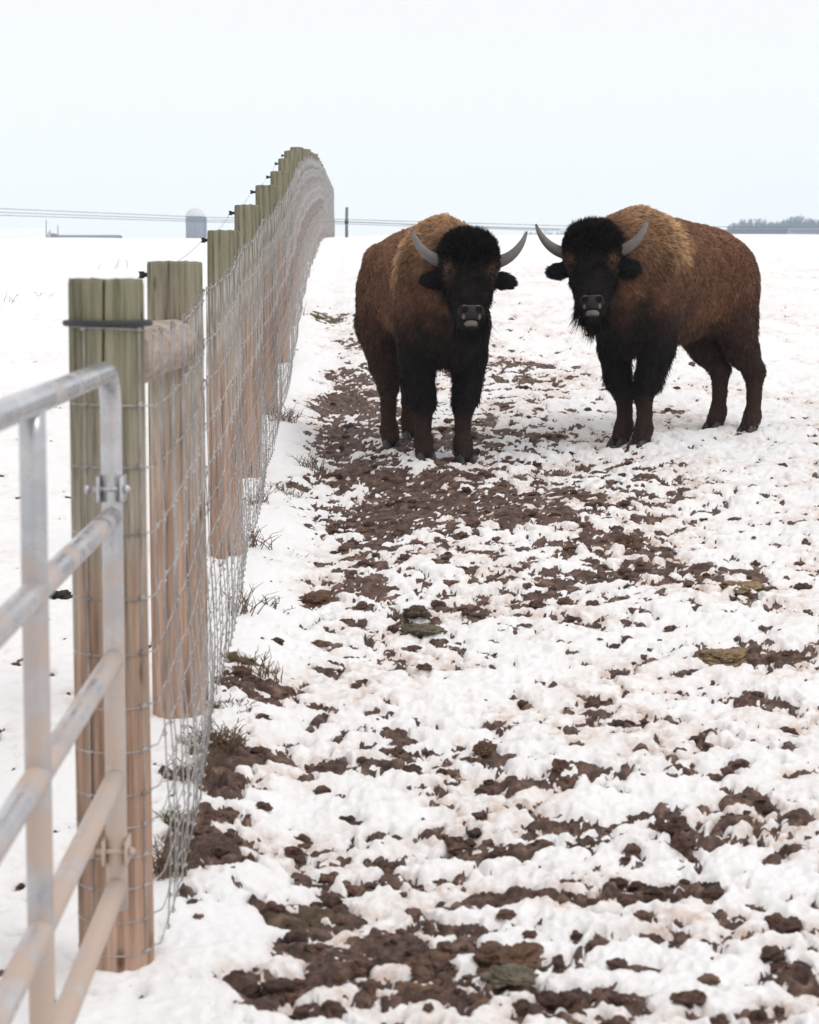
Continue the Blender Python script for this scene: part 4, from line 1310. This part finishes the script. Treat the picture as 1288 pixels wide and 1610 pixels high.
def scatter_clods(nwant=1500):
    g = np.random.default_rng(5)
    n0 = 60000
    Y = 3.7 * np.exp(g.random(n0) * math.log(19 / 3.7)); X = (g.random(n0) * 2 - 1) * 0.26 * Y
    z, sn_, di, mo = terrain(X, Y)
    dx = X - fence_x(Y)
    pr = np.where(sn_ < 0.5, 1.0, 0.03 * (dx > 0.1)) * (0.4 + 0.6 * (dx > 0)) * np.where(np.abs(dx) < 0.12, 0.0, 1.0)
    ok = np.where(g.random(n0) < pr)[0]
    ok = g.choice(ok, min(nwant, len(ok)), replace=False)
    bank1 = [clod(IV1, 100 + i) for i in range(10)]; bank2 = [clod(IV2, 200 + i) for i in range(6)]
    mb = MB(); cols = []
    for j in ok:
        s = 0.006 + 0.024 * g.random() ** 2.4
        big = s > 0.016
        v = bank2[g.integers(6)] if big else bank1[g.integers(10)]
        a = g.random() * 6.28; ca, sa_ = math.cos(a), math.sin(a)
        sc = np.array([s * (1 + 0.5 * g.random()), s, s * (0.45 + 0.35 * g.random())])
        vv = v * sc; vv = np.stack([vv[:, 0] * ca - vv[:, 1] * sa_, vv[:, 0] * sa_ + vv[:, 1] * ca, vv[:, 2]], 1)
        mb.add(vv + np.array([X[j], Y[j], z[j] + 0.05 * s]), None, IF2 if big else IF1)
        cc_ = np.array([0.080, 0.044, 0.033]) * (0.7 + 0.8 * g.random()) if g.random() < 0.85 else np.array([0.13, 0.078, 0.052])
        cols.append(np.tile(cc_, (len(v), 1)))
    o = link('mud_clods', mb.mesh('mud_clods', M_clod, False, {'Col': np.concatenate(cols)}), kind='stuff')
    o['label'] = 'small brown clods of trodden soil lying over the snow'
    o['category'] = 'soil'


scatter_clods()

STONES = [  # px, py, width px, height factor, material, label, category
    (663, 1003, 66, 0.42, M_stone_green, 'smooth grey-green flat stone in the snow below a mossy one', 'stone'),
    (655, 978, 46, 0.5, M_stone_moss, 'dark mossy stone lying just behind the smooth grey-green stone', 'stone'),
    (500, 952, 64, 0.42, M_stone_brown, 'long grey-brown slab of soil poking from the snow bank by the fence', 'clod'),
    (1163, 930, 66, 0.36, M_stone_tan, 'broad flat tan stone in the snow in front of the golden-caped bison', 'stone'),
    (1138, 1042, 84, 0.34, M_stone_tan, 'wide yellowish flat stone beside dark soil in the trampled snow', 'stone'),
    (988, 862, 46, 0.8, M_stone_brown, 'tall crumbly brown clod standing up from the snow', 'clod'),
    (470, 1462, 96, 0.5, M_stone_moss, 'rounded mossy clod with olive patches beside the muddy hollow', 'clod'),
    (800, 1530, 110, 0.5, M_stone_brown, 'large reddish-brown clod in the wide muddy hollow', 'clod'),
    (690, 1535, 96, 0.40, M_stone_brown, 'broad flat dark brown clod beside the reddish-brown one in the muddy hollow', 'clod'),
    (800, 1562, 80, 0.32, M_stone_green, 'flat grey-green stone lying against the large reddish-brown clod', 'stone'),
    (94, 946, 40, 0.55, M_stone_dark, 'black lump of dung on the snow seen through the gate', 'dung'),
    (585, 1378, 60, 0.40, M_stone_moss, 'low olive clod among brown soil patches', 'clod'),
    (762, 1197, 36, 0.8, M_stone_brown, 'upright reddish clod standing alone on the snow', 'clod'),
    (1120, 1415, 44, 0.9, M_stone_dark, 'pointed dark clod sticking up beside a snowy hoof print', 'clod'),
    (855, 905, 30, 0.6, M_stone_brown, 'small rounded brown clod left of the crumbly brown ones', 'clod'),
    (815, 548, 30, 0.6, M_stone_tan, 'small tan tuft of earth behind the two bison', 'clod'),
]
STONES = [s for s in STONES if s[0] not in (855, 815)]
for k, (px, py, wpx, hf, m_, lab, cat) in enumerate(STONES):
    p = hit(px, py)
    z = gz(p[0], p[1])
    s = wpx / FPX * p[1] / 2 * 0.92
    v = clod(IV3, 300 + k * 7, 0.50) * np.array([s * 1.05, s * (0.9 if hf > 0.6 else 1.2), s * hf])
    v[:, 2] = np.where(v[:, 2] < 0, v[:, 2] * 0.6, v[:, 2])
    link({'stone': 'stone', 'clod': 'soil_clod', 'dung': 'dung'}[cat], np_mesh('stone', v, None, IF3, m_, True), None, lab, cat, None, None, (p[0], p[1], z - s * hf * 0.08), 0.15 * math.sin(k * 3))

# ------------------------------------------------------------------ dry weeds and grass
def weed(px, py, nst, hgt, spread, mat_, label, name='dry_weed', thick=0.0016, grp=None):
    p = hit(px, py); g = np.random.default_rng(int(px * 7 + py))
    mb = MB()
    for i in range(nst):
        a = g.random() * 6.283; r0 = spread * 0.5 * g.random() ** 0.7
        x0, y0 = r0 * math.cos(a), r0 * math.sin(a)
        z0 = float(base(p[0] + x0, p[1] + y0)) - float(base(p[0], p[1]))
        L_ = hgt * (0.45 + 0.7 * g.random()); ln = g.random() * 0.9 + 0.1; b_ = g.random() * 6.283
        pts = []
        for t in np.linspace(0, 1, 6):
            pts.append((x0 + math.cos(b_) * ln * L_ * t ** 1.5 + 0.006 * g.normal() * t, y0 + math.sin(b_) * ln * L_ * t ** 1.5 + 0.006 * g.normal() * t, z0 - 0.01 + L_ * (t - 0.45 * ln * t * t)))
        mb.tube(pts, thick * (1.25 - np.linspace(0, 0.95, 6)), 4)
        if name == 'dry_weed':
            for _ in range(g.integers(0, 3)):
                q = np.array(pts[g.integers(2, 5)]); e_ = q + np.array([g.normal() * 0.3, g.normal() * 0.3, 0.3 + 0.3 * g.random()]) * L_ * 0.45
                mb.tube([q, (q + e_) / 2 + 0.004 * g.normal(size=3), e_], [thick * 0.8, thick * 0.6, thick * 0.3], 4)
    return link(name, mb.mesh(name, mat_), None, label, 'grass' if name != 'dry_weed' else 'weed', grp, None, (p[0], p[1], float(base(p[0], p[1])) + 0.015))


W = [  # px, py, stems, height, spread, label
    (446, 668, 26, 0.13, 0.20, 'dense tuft of bare brown stems by the mesh, level with the bison at the fence'),
    (488, 742, 16, 0.12, 0.18, 'sparse brown weed stems at the edge of the muddy track near the hooves'),
    (452, 780, 30, 0.07, 0.22, 'low matted brown weed tuft under a snow ledge by the mesh'),
    (408, 800, 14, 0.13, 0.16, 'upright brown twigs growing through the bottom of the wire mesh'),
    (400, 870, 14, 0.14, 0.20, 'forked brown twigs on snow beside the wire mesh'),
    (462, 878, 8, 0.04, 0.14, 'short broken brown stalks lying on the snow bank'),
    (385, 975, 10, 0.16, 0.16, 'tall branching brown twig on the snow bank beside the mesh'),
    (435, 968, 7, 0.07, 0.12, 'small bent brown sprig with a green leaf on the snow bank'),
    (405, 1070, 14, 0.10, 0.20, 'tangled brown twigs above the bare soil ledge'),
    (345, 1175, 40, 0.08, 0.18, 'thick mat of dead brown stems on the eroded soil bank'),
    (300, 1240, 26, 0.09, 0.12, 'dead brown stems tangled in the mesh above the bare soil slab'),
    (262, 1390, 40, 0.11, 0.12, 'dark tangle of dead stems in the mesh at the foot of the end post'),
    (375, 1125, 16, 0.06, 0.14, 'low brown stubble at the lip of the soil bank'),
    (12, 478, 5, 0.14, 0.4, 'thin pale weed stalks in the far left snow field by the gate top'),
    (66, 468, 4, 0.10, 0.3, 'single bent weed stalk in the snow field left of the end post'),
    (200, 425, 5, 0.13, 0.8, 'faint weed stalks in the snow just left of the post tops'),
    (600, 505, 5, 0.12, 0.2, 'thin weed stems on snow by the far part of the track'),
    (470, 500, 6, 0.20, 0.25, 'two thin upright stems at the foot of the far mesh'),
]
for (px, py, ns_, hg, sp, lab) in W:
    weed(px, py, int(ns_ * 2.0) if py > 600 else ns_, hg * 1.15, sp, M_twig, lab, thick=0.0025)
GR = [(372, 1045, 130, 0.045, 0.16, 'green mossy grass tuft on the soil bank beside the thick pale post'), (300, 1180, 90, 0.05, 0.12, 'yellow-green grass tuft among dead stems on the eroded bank'),
      (272, 1300, 80, 0.06, 0.09, 'small green grass tuft in the mesh beside the end post'), (330, 1120, 60, 0.05, 0.08, 'brown grass tuft against the foot of the thick pale post'),
      (505, 503, 120, 0.05, 0.30, 'brown-green grass patch at the bend of the far track'), (455, 785, 70, 0.05, 0.16, 'olive grass patch under the snow ledge by the mesh'),
      (500, 607, 60, 0.05, 0.18, 'small moss-green grass patch at the edge of the muddy track')]
for (px, py, ns_, hg, sp, lab) in GR:
    weed(px, py, ns_, hg, sp, M_grass, lab, 'grass_tuft', 0.0016)

# ------------------------------------------------------------------ far things
def far_at(px, Y): 
    x = (px - PW / 2) / FPX * Y
    return x, Y, float(base(x, Y))


# silo
Y = 560.0; x, y, z = far_at(310.5, Y); rS = 15.0 / FPX * Y
ztop = at(310, 327, Y)[2]; zdome = at(310, 341, Y)[2]
silo = link('silo', None, None, 'grey farm silo with a pale domed top beyond the snowy rise', 'silo', None, None, (x, y, z))
mb = MB(); hh = zdome - z
mb.tube([(0, 0, -1), (0, 0, hh * 0.5), (0, 0, hh)], rS, 40)
wall = link('wall', mb.mesh('silo_wall', M_silo_stave), silo)
for k in range(9):
    zz = hh * (k + 0.5) / 9; a = np.linspace(0, 2 * math.pi, 41)
    mb = MB(); mb.tube(np.stack([(rS + 0.02) * np.cos(a), (rS + 0.02) * np.sin(a), np.full(41, zz)], 1), 0.06, 5, False)
    link('hoop', mb.mesh('hoop', M_cable), silo)
mb = MB(); t = np.linspace(0, math.pi / 2, 10)
mb.tube([(0, 0, hh + (ztop - zdome) * math.sin(q)) for q in t], [max(0.02, rS * 1.02 * math.cos(q)) for q in t], 40)
link('dome', mb.mesh('silo_dome', M_silo_dome), silo)
mb = MB(); mb.box((rS + 0.25, -0.2, hh / 2), (0.5, 0.7, hh), None)
link('chute', mb.mesh('chute', M_silo_stave), silo)


def barn(px0, px1, ytop, Y, wallm, roofm, label, depth=10.0, endm=None, name='barn', pitch_h=None):
    xa = (px0 - PW / 2) / FPX * Y; xb = (px1 - PW / 2) / FPX * Y; xc = (xa + xb) / 2; L_ = xb - xa
    z = float(base(xc, Y)); zt = at(px0, ytop, Y)[2]; H_ = zt - z
    eave = max(0.6, H_ - (pitch_h or min(3.0, H_ * 0.5)))
    o = link(name, None, None, label, 'barn', None, None, (xc, Y, z))
    d = depth / 2
    V = [(-L_ / 2, -d, -1), (L_ / 2, -d, -1), (L_ / 2, d, -1), (-L_ / 2, d, -1), (-L_ / 2, -d, eave), (L_ / 2, -d, eave), (L_ / 2, d, eave), (-L_ / 2, d, eave), (-L_ / 2, 0, H_ - 0.1), (L_ / 2, 0, H_ - 0.1)]
    mb = MB(); mb.add(V, [(0, 1, 5, 4), (2, 3, 7, 6), (1, 2, 6, 5), (3, 0, 4, 7)], [(4, 7, 8), (5, 9, 6)])
    link('wall', mb.mesh('barn_wall', wallm, False), o)
    e = 0.4
    for sy in (-1, 1):
        mb = MB(); t = 0.2
        a_ = np.array([(-L_ / 2 - e, sy * (d + e), eave - 0.15), (L_ / 2 + e, sy * (d + e), eave - 0.15), (L_ / 2 + e, 0, H_), (-L_ / 2 - e, 0, H_)])
        b_ = a_ - np.array([0, 0, t])
        mb.add(np.concatenate([a_, b_]), [(0, 1, 2, 3), (7, 6, 5, 4), (0, 4, 5, 1), (1, 5, 6, 2), (2, 6, 7, 3), (3, 7, 4, 0)])
        link('roof_slope', mb.mesh('roof', roofm, False), o)
    if endm:
        mb = MB(); mb.box((-L_ / 2 - 0.5, -0.5, H_ * 0.55), (0.9, d * 1.2, H_ * 1.1))
        link('gable_end', mb.mesh('gable', endm, False), o)
    mb = MB(); mb.box((0, -d - 0.05, eave * 0.45), (L_ * 0.14, 0.1, eave * 0.8))
    link('door', mb.mesh('barn_door', M_roof, False), o)
    return o


barn(94, 192, 369.5, 520, M_barn_wall, M_roof, 'long low grey-roofed barn with a red end, left of the silo', 9, M_barn_red, pitch_h=0.9)
barn(2, 82, 359.0, 620, M_barn_wall, M_roof_snow, 'large barn with a snow-covered roof at the far left of the rise', 16, pitch_h=3.2)
barn(1236, 1330, 357.0, 640, M_barn_wall, M_roof, 'long low barn in front of the hazy bare woods', 10, pitch_h=1.6)

# power lines
for k, (ya, yb, yc, Yd) in enumerate(((327, 344, 352, 190), (333, 348, 357, 190), (338, 351, 360, 196))):
    pts = []
    for px in np.linspace(-60, 1340, 60):
        py_ = np.interp(px, [-60, 330, 540, 880, 1340], [ya - 1.5, yb - 2, yb + 1, yc + 3, yc + 6])
        pts.append(at(px, py_, Yd + 0.02 * px))
    mb = MB(); mb.tube(np.array(pts) - pts[0], 0.030, 5)
    link('power_line', mb.mesh('power_line', M_cable), None, ['topmost overhead cable of the three crossing behind the fence', 'middle overhead cable of the three crossing behind the fence', 'lowest overhead cable of the three crossing behind the fence'][k], 'cable', None, None, pts[0])

# thin marker posts
def pole(px, y0, y1, wpx, Y, m_, label, name='marker_post', band=False):
    x, _, z = far_at(px, Y); zt = at(px, y0, Y)[2]; r0 = wpx / FPX * Y / 2
    mb = MB(); mb.tube([(0, 0, -0.3), (0, 0, (zt - z) * 0.5), (r0 * 0.2, 0, zt - z)], [r0, r0 * 0.97, r0 * 0.92], 14)
    o = link(name, mb.mesh(name, m_), None, label, 'post', None, None, (x, Y, z))
    if band:
        zb_ = at(px, 349, Y)[2] - z
        mb = MB(); mb.tube([(0, 0, zb_ - 0.05), (0, 0, zb_ + 0.05)], r0 * 1.25, 14)
        link('collar', mb.mesh('collar', mat('green_collar', 0.6, 0.3, 0, (0.02, 0.10, 0.07))[0]), o)
    return o


pole(546, 326, 371, 5.0, 58, M_greyw, 'lone grey post with a dark green collar standing past the fence end', band=True)
pole(78, 346, 372, 1.6, 300, M_greyw, 'thin distant pole above the snow-roofed barn', 'utility_pole')
pole(96, 354, 374, 1.6, 300, M_greyw, 'thin short distant pole by the red barn end', 'utility_pole')
mb = MB(); pts = [at(524, 348, 60), at(546, 349, 58), at(600, 350.5, 66), at(700, 356, 78), at(880, 361, 95)]
mb.tube(np.array(pts) - pts[0], 0.012, 5)
link('fence_wire', mb.mesh('fence_wire', M_cable), None, 'dark wire running from the fence end past the green-collared grey post', 'wire', None, None, pts[0])

# bare woods on the skyline
def woods(px0, px1, ytop, Y, ntree, seed, name, label, hvar=0.35):
    g = np.random.default_rng(seed)
    mb = MB()
    o0 = np.array(far_at(px0, Y))
    for i in range(ntree):
        px = px0 + (px1 - px0) * g.random(); yy_ = Y + 60 * (g.random() - 0.3)
        x, y, z = far_at(px, yy_)
        yt = ytop(px) if callable(ytop) else ytop
        H_ = max(3.0, (at(px, yt, yy_)[2] - z)) * (1 - hvar * g.random())
        P0 = np.array([x, y, z - 0.5]) - o0
        r0 = 0.012 * H_ + 0.08
        sway = 0.06 * H_ * g.normal(size=2)
        tr_ = [P0 + np.array([sway[0] * t * t, sway[1] * t * t, H_ * t]) for t in np.linspace(0, 1, 5)]
        mb.tube(tr_, r0 * (1.05 - 0.85 * np.linspace(0, 1, 5)), 4, False)
        for _ in range(26):
            t = 0.12 + 0.8 * g.random(); k_ = int(t * 4); q = tr_[k_] + (tr_[k_ + 1] - tr_[k_]) * (t * 4 - k_)
            a = g.random() * 6.283; L_ = H_ * (0.36 * (1.05 - t) + 0.08) * (0.6 + 0.7 * g.random())
            e_ = q + np.array([math.cos(a) * L_ * 0.65, math.sin(a) * L_ * 0.65, L_ * (0.5 + 0.4 * g.random())])
            mb.tube([q, (q + e_) / 2 + np.array([0, 0, -0.06 * L_]), e_], [0.06 + 0.004 * H_, 0.07, 0.04], 3, False)
            for _ in range(2):
                q2 = q + (e_ - q) * (0.4 + 0.5 * g.random()); e2 = q2 + np.array([g.normal(), g.normal(), 0.6 + 0.6 * g.random()]) * L_ * 0.28
                mb.tube([q2, e2], [0.06, 0.03], 3, False)
    o = link(name, mb.mesh(name, M_far_tree), kind='stuff', loc=o0)
    o['label'] = label; o['category'] = 'trees'


woods(1138, 1340, lambda p: 347 - 7 * np.sin((p - 1140) / 23.0) ** 2 - 5 * (p - 1140) / 150, 800, 480, 3, 'bare_woods', 'hazy blue bare woods on the skyline behind the golden-caped bison', 0.45)
woods(820, 1000, 361, 1350, 150, 4, 'bare_woods', 'faint pale strip of distant woods on the skyline between the two bison', 0.4)

# ------------------------------------------------------------------ haze
HZ = MB(); z0_, z1_ = -6.0, 125.0
HZ.box((0, 720, (z0_ + z1_) / 2), (3200, 1640, z1_ - z0_))
M_haze = bpy.data.materials.new('haze'); M_haze.use_nodes = True
n = M_haze.node_tree; n.nodes.clear()
pv = n.nodes.new('ShaderNodeVolumePrincipled'); pv.inputs['Color'].default_value = (0.70, 0.84, 1.0, 1); pv.inputs['Density'].default_value = 0.0006
ou = n.nodes.new('ShaderNodeOutputMaterial'); n.links.new(pv.outputs[0], ou.inputs['Volume'])
link('haze', HZ.mesh('haze', M_haze, False), kind='stuff')

print('TRIS', sum(sum(len(p.vertices) - 2 for p in o.data.polygons) if len(o.data.polygons) < 5000 else len(o.data.loops) - 2 * len(o.data.polygons) for o in C.objects if o.type == 'MESH'))
